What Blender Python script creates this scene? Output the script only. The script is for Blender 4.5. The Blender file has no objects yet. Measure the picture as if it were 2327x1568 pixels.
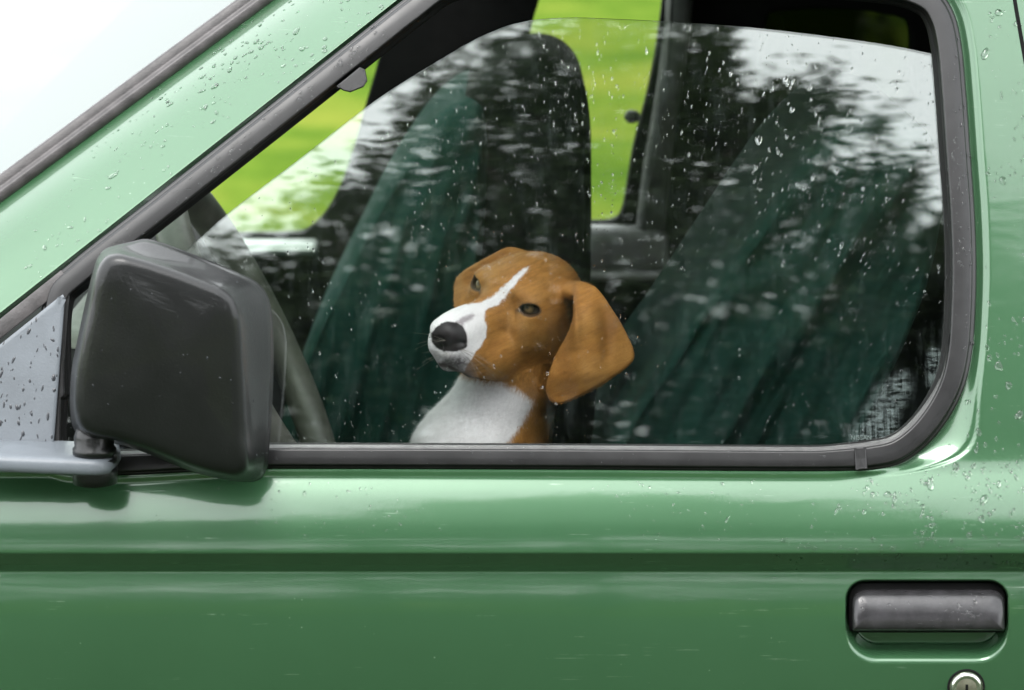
import bpy, math, random
import numpy as np
from mathutils import Vector, Matrix
rng = np.random.default_rng(7); random.seed(7)
S = bpy.context.scene
COL = S.collection

# ------------------------------------------------------------------ camera
W0, H0 = 2327.0, 1568.0                       # working measure of the photograph
D, PITCH, MPP = 3.0, math.radians(10.9), 0.00045
CAMZ = 1.732
FPX = D / math.cos(PITCH) / MPP
cam_d = bpy.data.cameras.new('camera'); cam = bpy.data.objects.new('camera', cam_d); COL.objects.link(cam)
cam.location = (0, -D, CAMZ); cam.rotation_euler = (math.pi / 2 - PITCH, 0, 0)
cam_d.sensor_width = 36; cam_d.lens = 36 * FPX / W0
cam_d.clip_start = 0.05; cam_d.clip_end = 2000
cam_d.dof.use_dof = True; cam_d.dof.focus_distance = 3.22; cam_d.dof.aperture_fstop = 6.0
S.camera = cam
S.render.resolution_x, S.render.resolution_y = 1024, 690

# ------------------------------------------------------------------ overcast daylight
SUN_EL, SUN_ROT = math.radians(58), math.radians(200)
world = bpy.data.worlds.new('World'); S.world = world; world.use_nodes = True
wn = world.node_tree; wn.nodes.clear()
w_out = wn.nodes.new('ShaderNodeOutputWorld'); w_bg = wn.nodes.new('ShaderNodeBackground')
w_sky = wn.nodes.new('ShaderNodeTexSky'); w_sky.sky_type = 'NISHITA'; w_sky.sun_disc = False
w_sky.sun_elevation, w_sky.sun_rotation = SUN_EL, SUN_ROT
w_sky.air_density, w_sky.dust_density, w_sky.ozone_density = 1.0, 4.0, 1.0
w_hsv = wn.nodes.new('ShaderNodeHueSaturation'); w_hsv.inputs['Saturation'].default_value = 0.12
w_mix = wn.nodes.new('ShaderNodeMix'); w_mix.data_type = 'RGBA'; w_mix.inputs['Factor'].default_value = 0.75
w_mix.inputs['B'].default_value = (10.0, 10.3, 10.6, 1)          # the even cloud deck
wn.links.new(w_sky.outputs[0], w_hsv.inputs['Color']); wn.links.new(w_hsv.outputs[0], w_mix.inputs['A'])
wn.links.new(w_mix.outputs['Result'], w_bg.inputs['Color']); wn.links.new(w_bg.outputs[0], w_out.inputs[0])
w_bg.inputs['Strength'].default_value = 0.12
sun_d = bpy.data.lights.new('sun', 'SUN'); sun = bpy.data.objects.new('sun', sun_d); COL.objects.link(sun)
sun_d.energy = 0.6; sun_d.angle = math.radians(25); sun_d.color = (1.0, 0.97, 0.93)
sv = Vector((math.sin(SUN_ROT) * math.cos(SUN_EL), math.cos(SUN_ROT) * math.cos(SUN_EL), math.sin(SUN_EL)))
sun.rotation_euler = sv.to_track_quat('Z', 'Y').to_euler(); sun.location = (0, -6, 8)
S.view_settings.view_transform = 'Standard'; S.view_settings.look = 'None'
S.view_settings.gamma = 1; S.view_settings.use_curve_mapping = False
S.view_settings.exposure = 1.82
S.render.engine = 'CYCLES'
cy = S.cycles
cy.use_denoising = True; cy.max_bounces = 14; cy.transparent_max_bounces = 24
cy.transmission_bounces = 8; cy.glossy_bounces = 6; cy.diffuse_bounces = 4
cy.caustics_reflective = False; cy.caustics_refractive = True
cy.sample_clamp_indirect = 8.0

# ------------------------------------------------------------------ helpers
CP, SP = math.cos(PITCH), math.sin(PITCH)
CR = np.array([1., 0, 0]); CU = np.array([0, SP, CP]); CF = np.array([0, CP, -SP])   # right, up, forward
CO = np.array([0, -D, CAMZ])
def rays(u, v):
    u = np.asarray(u, float); v = np.asarray(v, float)
    return CF + ((u - W0/2)/FPX)[..., None]*CR - ((v - H0/2)/FPX)[..., None]*CU
def on_y(u, v, y):                                # where the line of sight meets the plane at depth y
    r = rays(u, v); t = (np.asarray(y) - CO[1])/r[..., 1]
    return CO + r*t[..., None]
def project(P):
    q = np.asarray(P) - CO
    f = q@CF
    return W0/2 + FPX*(q@CR)/f, H0/2 - FPX*(q@CU)/f
ZV = lambda v: float(on_y(np.array(1163.), np.array(float(v)), -0.040)[2])
# side profile of the body: lean of the surface (degrees, + faces the sky) against height
_tab = sorted([(0.30, -8), (0.55, -5), (0.78, -7), (0.84, -2.5), (0.875, 2.5), (0.898, 9), (ZV(1314), 17), (ZV(1309), 12), (ZV(1306), -37),
        (ZV(1257), -37), (ZV(1253), 2), (ZV(1250), 7), (ZV(1222), 16), (ZV(1185), 23), (ZV(1150), 26), (ZV(1120), 30),
        (ZV(1095), 31), (ZV(1080), 26), (ZV(1055), 20), (1.055, 17.5), (1.30, 19.5), (1.42, 21.5), (1.62, 24)])
_zz = np.linspace(0.3, 1.75, 14501)
_al = np.interp(_zz, [a for a, b in _tab], [b for a, b in _tab])
_yy = np.concatenate([[0], np.cumsum(np.tan(np.radians(_al[:-1]))*np.diff(_zz))])
_yy -= np.interp(1.05, _zz, _yy)
def YB(z): return np.interp(z, _zz, _yy)
def on_s(u, v, off=0.0):                          # line of sight meets the body side (off = metres inwards)
    u, v = np.broadcast_arrays(np.asarray(u, float), np.asarray(v, float)); y = np.zeros_like(u)
    for _ in range(14):
        p = on_y(u, v, y); y = 0.35*y + 0.65*(YB(p[..., 2]) + off)
    return on_y(u, v, y)
def tag(o, label=None, cat=None, group=None, kind=None):
    for k, x in (('label', label), ('category', cat), ('group', group), ('kind', kind)):
        if x: o[k] = x
    return o
def empty(name, loc=(0, 0, 0), parent=None):
    o = bpy.data.objects.new(name, None); COL.objects.link(o); o.location = loc; o.empty_display_size = 0.1
    if parent: o.parent = parent
    return o
def mk(name, V, F, mat, parent=None, smooth=True, kind=None, mats=None, midx=None):
    me = bpy.data.meshes.new(name)
    V = np.asarray(V, np.float32)
    if isinstance(F, np.ndarray):
        n, k = F.shape
        me.vertices.add(len(V)); me.vertices.foreach_set('co', V.ravel())
        me.loops.add(n*k); me.loops.foreach_set('vertex_index', F.astype(np.int32).ravel())
        me.polygons.add(n); me.polygons.foreach_set('loop_start', np.arange(0, n*k, k, dtype=np.int32))
        me.update(calc_edges=True)
    else:
        me.from_pydata(V.tolist(), [], [list(map(int, f)) for f in F])
    for m in (mats or [mat]): me.materials.append(m)
    if midx is not None: me.polygons.foreach_set('material_index', np.asarray(midx, np.int32))
    if smooth: me.polygons.foreach_set('use_smooth', np.ones(len(me.polygons), bool))
    me.validate(); me.update()
    o = bpy.data.objects.new(name, me); COL.objects.link(o)
    if parent: o.parent = parent
    if kind: o['kind'] = kind
    return o
def gridF(n, m, cu=False, cv=False, base=0):      # quads of an n x m vertex grid, optionally closed
    I = np.arange(n if cu else n-1); J = np.arange(m if cv else m-1)
    i, j = np.meshgrid(I, J, indexing='ij'); i2, j2 = (i+1) % n, (j+1) % m
    return np.stack([i*m+j, i2*m+j, i2*m+j2, i*m+j2], -1).reshape(-1, 4) + base
def flip(F): return F[:, ::-1]
def spline(pts, step=4.0, closed=False):          # Catmull-Rom through the points, resampled evenly
    P = np.asarray(pts, float); n = len(P); out = []
    Q = np.vstack([P[-1], P, P[0], P[1]]) if closed else np.vstack([2*P[0]-P[1], P, 2*P[-1]-P[-2]])
    for i in range(n if closed else n-1):
        a, b, c, d = Q[i], Q[i+1], Q[i+2], Q[i+3]
        ta = np.linspace(0, 1, 24, endpoint=False)[:, None]
        l0 = np.linalg.norm(b-a)**.5+1e-9; l1 = np.linalg.norm(c-b)**.5+1e-9; l2 = np.linalg.norm(d-c)**.5+1e-9
        m1 = (c-b)+l1*((b-a)/l0-(c-a)/(l0+l1)); m2 = (c-b)+l1*((d-c)/l2-(d-b)/(l1+l2))
        out.append((2*ta**3-3*ta**2+1)*b+(ta**3-2*ta**2+ta)*m1+(-2*ta**3+3*ta**2)*c+(ta**3-ta**2)*m2)
    P = np.vstack(out+[P[:1] if closed else P[-1:]])
    s = np.concatenate([[0], np.cumsum(np.linalg.norm(np.diff(P, axis=0), axis=1))])
    k = max(int(round(s[-1]/step)), 4)
    t = np.linspace(0, s[-1], k+1)
    R = np.stack([np.interp(t, s, P[:, j]) for j in range(P.shape[1])], 1)
    return R[:-1] if closed else R
def rrect(x0, y0, x1, y1, r, n=10):               # rounded rectangle outline; r = (top, bottom) or one radius
    rt, rb = r if isinstance(r, tuple) else (r, r); out = []
    for cx, cyy, rr, a0 in ((x1-rt, y0+rt, rt, -90), (x1-rb, y1-rb, rb, 0), (x0+rb, y1-rb, rb, 90), (x0+rt, y0+rt, rt, 180)):
        for k in range(n+1):
            a = math.radians(a0+90*k/n); out.append((cx+rr*math.cos(a), cyy+rr*math.sin(a)))
    return np.array(out)
def poly_sd(px, py, poly):                        # signed distance to a polygon (negative inside)
    P = np.asarray(poly, float); d = np.full(px.shape, 1e18); s = np.ones(px.shape)
    for i in range(len(P)):
        a, b = P[i], P[i-1]; ex, ey = b-a
        wx, wy = px-a[0], py-a[1]
        t = np.clip((wx*ex+wy*ey)/(ex*ex+ey*ey+1e-12), 0, 1)
        d = np.minimum(d, (wx-ex*t)**2+(wy-ey*t)**2)
        c1, c2, c3 = py >= a[1], py < b[1], ex*wy > ey*wx
        s = np.where((c1 & c2 & c3) | (~c1 & ~c2 & ~c3), -s, s)
    return s*np.sqrt(d)
def sstep(a, b, x):
    t = np.clip((x-a)/(b-a), 0, 1); return t*t*(3-2*t)
def vnoise(p, seed=0):                            # smooth value noise, any dimension
    p = np.asarray(p, float); i = np.floor(p).astype(np.int64); f = p-i; f = f*f*(3-2*f); d = p.shape[-1]; r = 0
    for c in range(2**d):
        o = np.array([(c >> k) & 1 for k in range(d)]); q = i+o
        h = np.full(q.shape[:-1], seed*7919+13, np.int64)
        for k in range(d): h = (h*73856093) ^ (q[..., k]*[19349663, 83492791, 49979687][k]); h = (h ^ (h >> 13))*1274126177 & 0x7fffffff
        w = np.prod(np.where(o == 1, f, 1-f), axis=-1); r = r+w*((h % 10007)/10007.0)
    return r
# ------------------------------------------------------------------ materials
def mat(name):
    m = bpy.data.materials.new(name); m.use_nodes = True; nt = m.node_tree; nt.nodes.clear()
    out = nt.nodes.new('ShaderNodeOutputMaterial'); return m, nt, out
def N(nt, t, **kw):
    n = nt.nodes.new('ShaderNode'+t)
    for k, x in kw.items():
        if k in n.inputs: n.inputs[k].default_value = x
        else: setattr(n, k, x)
    return n
def noise(nt, scale=5, detail=3, rough=.5, vec=None, stretch=None, dim='3D'):
    tc = nt.nodes.new('ShaderNodeTexCoord'); n = N(nt, 'TexNoise', Scale=scale, Detail=detail, Roughness=rough)
    src = vec or tc.outputs['Object']
    if stretch:
        mp = nt.nodes.new('ShaderNodeMapping'); mp.inputs['Scale'].default_value = stretch
        nt.links.new(src, mp.inputs[0]); src = mp.outputs[0]
    nt.links.new(src, n.inputs['Vector']); return n
def ramp(nt, fac, stops):
    r = nt.nodes.new('ShaderNodeValToRGB'); e = r.color_ramp.elements
    while len(e) < len(stops): e.new(0.5)
    for el, (p, c) in zip(e, stops): el.position = p; el.color = (*c, 1) if len(c) == 3 else c
    nt.links.new(fac, r.inputs[0]); return r
def bump(nt, h, strength=.2, dist=.002, normal=None):
    b = N(nt, 'Bump', Strength=strength, Distance=dist); nt.links.new(h, b.inputs['Height'])
    if normal: nt.links.new(normal, b.inputs['Normal'])
    return b
def simple(name, col, rough=.5, metal=0., var=.25, scale=30, bmp=.0, bscale=200, coat=0., spec=.5, rvar=.1, bdist=.001):
    m, nt, out = mat(name); p = N(nt, 'BsdfPrincipled', Roughness=rough, Metallic=metal)
    p.inputs['Coat Weight'].default_value = coat; p.inputs['Specular IOR Level'].default_value = spec
    n = noise(nt, scale, 4, .6); lo = [max(c*(1-var), 0) for c in col]; hi = [min(c*(1+var), 1) for c in col]
    r = ramp(nt, n.outputs[0], [(.3, lo), (.7, hi)]); nt.links.new(r.outputs[0], p.inputs['Base Color'])
    if rvar:
        mr = N(nt, 'MapRange'); mr.inputs['To Min'].default_value = max(rough-rvar, 0.02); mr.inputs['To Max'].default_value = min(rough+rvar, 1)
        n3 = noise(nt, scale*.37, 3, .6); nt.links.new(n3.outputs[0], mr.inputs['Value']); nt.links.new(mr.outputs[0], p.inputs['Roughness'])
    if bmp:
        n2 = noise(nt, bscale, 3, .6); b = bump(nt, n2.outputs[0], bmp, bdist); nt.links.new(b.outputs[0], p.inputs['Normal'])
    nt.links.new(p.outputs[0], out.inputs[0]); return m
def paint_material():
    m, nt, out = mat('green_metallic_paint')
    p = N(nt, 'BsdfPrincipled', Roughness=.27, Metallic=.35)
    n = noise(nt, 3.2, 4, .6); big = ramp(nt, n.outputs[0], [(.3, (.036, .106, .046)), (.7, (.043, .121, .054))])
    # fine pale scuffs, mostly along the car, and specks of dirt
    sc = noise(nt, 1.0, 5, .65, stretch=(9, 9, 420)); scr = ramp(nt, sc.outputs[0], [(.63, (0, 0, 0)), (.70, (1, 1, 1))])
    s2 = noise(nt, 1.0, 4, .6, stretch=(22, 22, 22)); s2r = ramp(nt, s2.outputs[0], [(.56, (0, 0, 0)), (.66, (1, 1, 1))])
    mu = N(nt, 'Math', operation='MULTIPLY'); nt.links.new(scr.outputs[0], mu.inputs[0]); nt.links.new(s2r.outputs[0], mu.inputs[1])
    vo = N(nt, 'TexVoronoi', Scale=85.0); tc = nt.nodes.new('ShaderNodeTexCoord'); nt.links.new(tc.outputs['Object'], vo.inputs['Vector'])
    vr = ramp(nt, vo.outputs['Distance'], [(.05, (1, 1, 1)), (.09, (0, 0, 0))])
    m3 = noise(nt, 7, 3, .6); m3r = ramp(nt, m3.outputs[0], [(.58, (0, 0, 0)), (.68, (1, 1, 1))])
    mu2 = N(nt, 'Math', operation='MULTIPLY'); nt.links.new(vr.outputs[0], mu2.inputs[0]); nt.links.new(m3r.outputs[0], mu2.inputs[1])
    ad = N(nt, 'Math', operation='MAXIMUM'); nt.links.new(mu.outputs[0], ad.inputs[0]); nt.links.new(mu2.outputs[0], ad.inputs[1])
    ml = N(nt, 'Math', operation='MULTIPLY'); nt.links.new(ad.outputs[0], ml.inputs[0]); ml.inputs[1].default_value = .45
    mx = N(nt, 'Mix', data_type='RGBA'); mx.inputs['B'].default_value = (.40, .50, .40, 1)
    nt.links.new(ml.outputs[0], mx.inputs['Factor']); nt.links.new(big.outputs[0], mx.inputs['A'])
    nt.links.new(mx.outputs['Result'], p.inputs['Base Color'])
    p.inputs['Coat Weight'].default_value = 1.0; p.inputs['Coat IOR'].default_value = 1.58
    cr = N(nt, 'MapRange'); cr.inputs['To Min'].default_value = .03; cr.inputs['To Max'].default_value = .12
    n4 = noise(nt, 11, 5, .65); nt.links.new(n4.outputs[0], cr.inputs['Value']); nt.links.new(cr.outputs[0], p.inputs['Coat Roughness'])
    fl = noise(nt, 1500, 2, .6); b = bump(nt, fl.outputs[0], .10, .0006); nt.links.new(b.outputs[0], p.inputs['Normal'])
    wv = noise(nt, 1.0, 3, .55, stretch=(3.5, 3.5, 14)); b2 = bump(nt, wv.outputs[0], .11, .01)
    op = noise(nt, 160, 3, .6); b3 = bump(nt, op.outputs[0], .03, .001, b2.outputs[0]); nt.links.new(b3.outputs[0], p.inputs['Coat Normal'])
    nt.links.new(p.outputs[0], out.inputs[0]); return m
def glass_material(name, tint, ior, smudge=False):
    m, nt, out = mat(name)
    tr = N(nt, 'BsdfTransparent'); tr.inputs[0].default_value = (*tint, 1)
    gl = N(nt, 'BsdfAnisotropic'); gl.inputs['Roughness'].default_value = 0.012; gl.inputs['Color'].default_value = (.935, 1, .96, 1)
    fr = N(nt, 'Fresnel', IOR=ior); ge = nt.nodes.new('ShaderNodeNewGeometry')
    iv = N(nt, 'Math', operation='SUBTRACT'); iv.inputs[0].default_value = 1; nt.links.new(ge.outputs['Backfacing'], iv.inputs[1])
    mu = N(nt, 'Math', operation='MULTIPLY'); nt.links.new(fr.outputs[0], mu.inputs[0]); nt.links.new(iv.outputs[0], mu.inputs[1])
    mx = nt.nodes.new('ShaderNodeMixShader'); nt.links.new(mu.outputs[0], mx.inputs[0]); nt.links.new(tr.outputs[0], mx.inputs[1]); nt.links.new(gl.outputs[0], mx.inputs[2])
    wv = noise(nt, 1, 2, .5, stretch=(2.2, 2.2, 7)); b = bump(nt, wv.outputs[0], .015, .02); nt.links.new(b.outputs[0], gl.inputs['Normal'])
    last = mx.outputs[0]
    if smudge:
        df = N(nt, 'BsdfDiffuse'); df.inputs[0].default_value = (.55, .68, .66, 1)
        # dust film + wiped dirt in the lower rear corner of the pane
        at = nt.nodes.new('ShaderNodeAttribute'); at.attribute_name = 'dirt'
        n1 = noise(nt, 1, 4, .7, stretch=(900, 2, 22)); n2 = noise(nt, 1, 4, .7, stretch=(70, 2, 260))
        nm = N(nt, 'Math', operation='MULTIPLY'); nt.links.new(n1.outputs[0], nm.inputs[0]); nt.links.new(n2.outputs[0], nm.inputs[1])
        nr = ramp(nt, nm.outputs[0], [(.20, (0, 0, 0)), (.34, (1, 1, 1))])
        m1 = N(nt, 'Math', operation='MULTIPLY'); nr.color_ramp.elements[1].color = (.17, .17, .17, 1); nt.links.new(nr.outputs[0], m1.inputs[0]); nt.links.new(at.outputs['Fac'], m1.inputs[1])
        st = noise(nt, 1, 4, .7, stretch=(90, 90, 3)); sr = ramp(nt, st.outputs[0], [(.52, (0, 0, 0)), (.8, (.012, .012, .012))])
        f2 = noise(nt, 14, 4, .7); f2r = ramp(nt, f2.outputs[0], [(.45, (.0003, .0003, .0003)), (.8, (.0025, .0025, .0025))])
        a1 = N(nt, 'Math', operation='ADD'); nt.links.new(m1.outputs[0], a1.inputs[0]); nt.links.new(sr.outputs[0], a1.inputs[1])
        a2 = N(nt, 'Math', operation='ADD', use_clamp=True); nt.links.new(a1.outputs[0], a2.inputs[0]); nt.links.new(f2r.outputs[0], a2.inputs[1])
        a3 = N(nt, 'Math', operation='MULTIPLY'); nt.links.new(a2.outputs[0], a3.inputs[0]); nt.links.new(iv.outputs[0], a3.inputs[1])
        ms = nt.nodes.new('ShaderNodeMixShader'); nt.links.new(a3.outputs[0], ms.inputs[0]); nt.links.new(last, ms.inputs[1]); nt.links.new(df.outputs[0], ms.inputs[2]); last = ms.outputs[0]
    nt.links.new(last, out.inputs[0]); return m
def water_material():
    m, nt, out = mat('rain_water'); p = N(nt, 'BsdfPrincipled', Roughness=.02, IOR=1.33)
    p.inputs['Transmission Weight'].default_value = 1; p.inputs['Base Color'].default_value = (1, 1, 1, 1)
    n = noise(nt, 40, 2); r = ramp(nt, n.outputs[0], [(0, (.97, .98, .98)), (1, (1, 1, 1))]); nt.links.new(r.outputs[0], p.inputs['Base Color'])
    nt.links.new(p.outputs[0], out.inputs[0]); return m
M = {}
M['paint'] = paint_material()
M['glass'] = glass_material('side_glass', (.95, .955, .95), 1.93, True)
M['far_glass'] = glass_material('far_glass', (.94, .96, .94), 1.25)
M['tinted'] = glass_material('tinted_glass', (.055, .065, .05), 1.5)
M['screen'] = glass_material('windscreen_glass', (.42, .50, .44), 2.95)
M['rubber'] = simple('black_rubber', (.008, .0078, .008), .34, var=.35, scale=60, bmp=.06, bscale=500)
M['rubber_worn'] = simple('worn_rubber', (.050, .045, .045), .45, var=.4, scale=50, bmp=.35, bscale=300)
M['black'] = simple('black_interior', (.004, .004, .004), .8, var=.4, spec=.15)
M['trim_grey'] = simple('grey_interior_trim', (.26, .27, .26), .55, var=.15)
M['sill'] = simple('pale_sill', (.55, .60, .56), .35, var=.12)
M['mirror'] = simple('mirror_black_plastic', (.007, .0076, .0076), .36, var=.2, scale=25, bmp=.25, bscale=380, rvar=.06, spec=.32, coat=.25)
M['greyplastic'] = simple('faded_grey_plastic', (.126, .142, .158), .42, var=.12, scale=20, bmp=.2, bscale=400)
M['handle'] = simple('handle_plastic', (.028, .027, .029), .20, var=.4, scale=45, bmp=.12, bscale=600)
M['chrome'] = simple('lock_metal', (.75, .74, .70), .22, metal=1., var=.1, scale=80)
M['brass'] = simple('lock_barrel', (.42, .40, .32), .4, metal=1., var=.2, scale=120, bmp=.2)
M['wheel'] = simple('wheel_leather', (.090, .094, .078), .45, var=.25, scale=40, bmp=.3, bscale=700)
M['wetspot'] = simple('wet_dark_plastic', (.030, .033, .038), .22, var=.3)
M['water'] = water_material()
M['edge'] = simple('glass_edge', (.035, .05, .045), .7, var=.2, spec=.1)
M['channel'] = simple('glass_channel', (.004, .004, .004), .6, spec=.2)
M['bevel_hl'] = simple('highlight_rubber', (.070, .068, .067), .5, var=.3, scale=70, bmp=.2, bscale=400)
M['etch'] = simple('etched_white', (.085, .11, .10), .7, var=.1)
# ------------------------------------------------------------------ the setting
def grass_ground():
    m, nt, out = mat('meadow_grass'); p = N(nt, 'BsdfPrincipled', Roughness=.9); p.inputs["Specular IOR Level"].default_value = 0.0
    n1 = noise(nt, .55, 5, .65); n2 = noise(nt, 9, 4, .7)
    r1 = ramp(nt, n1.outputs[0], [(.36, (.046, .094, .012)), (.50, (.088, .142, .019)), (.64, (.150, .176, .030))])
    r2 = ramp(nt, n2.outputs[0], [(.3, (.75, .80, .7)), (.7, (1.15, 1.1, 1.1))])
    mx = N(nt, 'Mix', data_type='RGBA', blend_type='MULTIPLY'); mx.inputs['Factor'].default_value = 1
    nt.links.new(r1.outputs[0], mx.inputs['A']); nt.links.new(r2.outputs[0], mx.inputs['B']); nt.links.new(mx.outputs['Result'], p.inputs['Base Color'])
    b = bump(nt, n2.outputs[0], .5, .05); nt.links.new(b.outputs[0], p.inputs['Normal']); nt.links.new(p.outputs[0], out.inputs[0])
    n = 64; a = np.linspace(0, 2*np.pi, n, endpoint=False); rr = np.array([0.5, 3, 8, 16, 30, 60, 150, 400, 900.])
    A, R = np.meshgrid(a, rr, indexing='ij')
    Z = .10*(vnoise(np.stack([R*np.cos(A)*.12, R*np.sin(A)*.12], -1), 3)-.5)*sstep(6, 14, R)
    V = np.stack([R*np.cos(A), R*np.sin(A), Z], -1).reshape(-1, 3)
    F = gridF(n, len(rr), cu=True).tolist(); F.append([i*len(rr) for i in range(n)][::1])
    o = mk('grass_field', V, F, m); tag(o, 'bright green grass field around and beyond the car', None, None, 'structure')
grass_ground()
M['track'] = simple('dark_green_ground', (.026, .040, .018), .8, var=.5, scale=40, bmp=.6, bscale=60, bdist=.01, spec=.15)  # unseen ground strip, coloured dark green to deepen the door's reflections
x_ = np.linspace(-60, 60, 121); y_ = np.array([-6.2, -6.0, -4, -2, 0, 1.4, 2.6, 2.9]); X_, Y_ = np.meshgrid(x_, y_, indexing='ij')
Y_ = Y_+np.where((Y_ < -5.9) | (Y_ > 2.5), .18*(vnoise(np.stack([X_*1.3, Y_], -1), 5)-.5), 0); Z_ = np.where((Y_ < -6.05) | (Y_ > 2.75), -.02, .012)
tr_ = mk('dark_ground_strip', np.stack([X_, Y_, Z_], -1).reshape(-1, 3), flip(gridF(121, 8)), M['track']); tag(tr_, 'unseen dark green ground strip added to darken the door reflections', None, None, 'structure')
if tr_.data.polygons[0].normal.z < 0: tr_.data.flip_normals()

def leaf_material(name, lo, hi):
    m, nt, out = mat(name); p = N(nt, 'BsdfPrincipled', Roughness=.45)
    n = noise(nt, 1.3, 3, .6); r = ramp(nt, n.outputs[0], [(.3, lo), (.7, hi)]); nt.links.new(r.outputs[0], p.inputs['Base Color'])
    nt.links.new(p.outputs[0], out.inputs[0]); return m
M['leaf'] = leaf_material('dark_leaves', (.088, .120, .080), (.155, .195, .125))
M['bark'] = simple('bark', (.09, .075, .06), .85, scale=9, bmp=.6, bscale=25, bdist=.02)
def refl(u, v, yt):                               # what the pane mirrors at (u, v): the point at depth yt
    P = on_s(u, v, .022); e = .002; sl = (YB(P[2]+e)-YB(P[2]-e))/(2*e)
    n = np.array([0, -1, sl]); n /= np.linalg.norm(n); d = P-CO; d /= np.linalg.norm(d); r = d-2*d.dot(n)*n
    return P+r*(yt-P[1])/r[1]
def limb(pts, r0, r1, k=9):
    P = spline(pts, .25); n = len(P); T = np.gradient(P, axis=0); T /= np.linalg.norm(T, axis=1)[:, None]
    X = np.cross(T, [0.3, 1, .2]); X /= np.linalg.norm(X, axis=1)[:, None]; Y = np.cross(T, X)
    a = np.linspace(0, 2*np.pi, k, endpoint=False); R = np.linspace(r0, r1, n)
    V = P[:, None]+R[:, None, None]*(np.cos(a)[None, :, None]*X[:, None]+np.sin(a)[None, :, None]*Y[:, None])
    return V.reshape(-1, 3), gridF(n, k, cv=True)
def leaves(blobs, per_m3, ln, wd):
    C = []
    for (x, y, z, rx, ry, rz, dens) in blobs:
        n = int(per_m3*dens*rx*ry*rz*4.19); q = rng.normal(0, 1, (n, 3)); q /= np.linalg.norm(q, axis=1)[:, None]
        rad = rng.random(n)**(1/2.4); q = q*(rad*(1+.16*rng.normal(0, 1, n)))[:, None]*[rx, ry, rz]+[x, y, z]
        keep = (vnoise(q*np.array([2.2, 2.2, 4.6]), 5)*.45+vnoise(q*np.array([5.5, 5.5, 17.]), 6)*.55) > (.30+.22*sstep(.5, 1.0, rad))/min(max(dens, .55), 1.4)**.8; C.append(q[keep])
    C = np.vstack(C); n = len(C)
    a = rng.normal(0, .9, n); d = np.stack([np.cos(a), np.sin(a), rng.normal(0, .20, n)], 1); d /= np.linalg.norm(d, axis=1)[:, None]
    up = np.stack([rng.normal(0, .5, n), rng.normal(0, .5, n), np.ones(n)], 1); s = np.cross(d, up); s /= np.linalg.norm(s, axis=1)[:, None]; nn = np.cross(s, d)
    L = (ln*rng.uniform(.6, 1.4, n))[:, None]; Wd = (wd*rng.uniform(.6, 1.3, n))[:, None]
    V = np.stack([C-d*L/2, C-s*Wd/2+nn*Wd*.18, C+d*L/2-nn*Wd*.3, C+s*Wd/2+nn*Wd*.18], 1).reshape(-1, 3)
    return V, np.arange(4*n).reshape(n, 4)
def crown_leaves(regions):                        # regions: outline in the mirrored view, depth, cover
    C = []
    for poly, y, cover, ln, wd in regions:
        P = np.array(poly, float); lo, hi = P.min(0), P.max(0); vt = np.linspace(lo[1], hi[1], 40)
        zt_ = np.array([refl(1163., v, y)[2] for v in vt]); xs = np.array([refl(2163., v, y)[0]/1000. for v in vt])
        area = abs(np.trapz(xs*(hi[0]-lo[0]), zt_)); n = int(area*cover*2.2/(ln*wd*.5))
        z = rng.uniform(zt_.min(), zt_.max(), n); v = np.interp(z, zt_[::-1], vt[::-1]); u = rng.uniform(lo[0], hi[0], n)
        sd = poly_sd(u, v, P)+60*(vnoise(np.stack([u/70, v/45], -1), 3)-.5)+30*(vnoise(np.stack([u/25, v/16], -1), 8)-.5)
        x = (u-1163)*np.interp(v, vt, xs)
        d = .50*vnoise(np.stack([x*6.5+z*1.2, z*17+x*1.0], -1), 31)+.30*vnoise(np.stack([x*2.2, z*6], -1), 12)+.20*vnoise(np.stack([x*12, z*40], -1), 5)
        thin = .10*sstep(-130, -10, sd)+.035*sstep(560, 250, v)
        keep = (sd < 0) & (d+.10*rng.normal(0, 1, n) > .44+thin)
        C.append(np.stack([x, y+rng.normal(0, .28, n)*(1+.6*(v > 500)), z], 1)[keep])
    return np.vstack(C)
def tree(name, label, group, base, top, regions):
    e = empty(name, (base[0], base[1], 0)); tag(e, label, 'tree', group); o = np.array([base[0], base[1], 0])
    C = crown_leaves(regions); ln, wd = regions[0][3:]; Vs, Fs, k = [], [], 0
    L = [limb([np.array([0, 0, -.2]), np.array([.06, .05, top*.3]), np.array([-.08, .02, top*.6]), np.array([.03, 0, top*.93])], .16, .015)]
    for c in C[rng.choice(len(C), 26)]-o:
        z0 = min(max(c[2]*.72, .4), top*.85); st = np.array([0, 0, z0]); L.append(limb([st, (st+c)/2+np.array([0, 0, -.1]), c], .04, .008, 6))
    for V, F in L: Vs.append(V); Fs.append(F+k); k += len(V)
    mk('trunk', np.vstack(Vs), np.vstack(Fs), M['bark'], e)
    n = len(C); a = rng.normal(0, .55, n)+np.pi*(rng.random(n) < .5); d = np.stack([np.cos(a), np.sin(a), rng.normal(0, .30, n)], 1); d /= np.linalg.norm(d, axis=1)[:, None]
    up = np.stack([rng.normal(0, .4, n), rng.normal(-.5, .5, n), np.ones(n)], 1); s = np.cross(d, up); s /= np.linalg.norm(s, axis=1)[:, None]; nn = np.cross(s, d)
    l = (ln*rng.uniform(.6, 1.4, n))[:, None]; w = (wd*rng.uniform(.6, 1.4, n))[:, None]
    V = np.stack([C-d*l/2, C-s*w/2+nn*w*.18, C+d*l/2-nn*w*.3, C+s*w/2+nn*w*.18], 1).reshape(-1, 3)
    mk('crown', V-o, np.arange(4*n).reshape(n, 4), M['leaf'], e, smooth=False)
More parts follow.
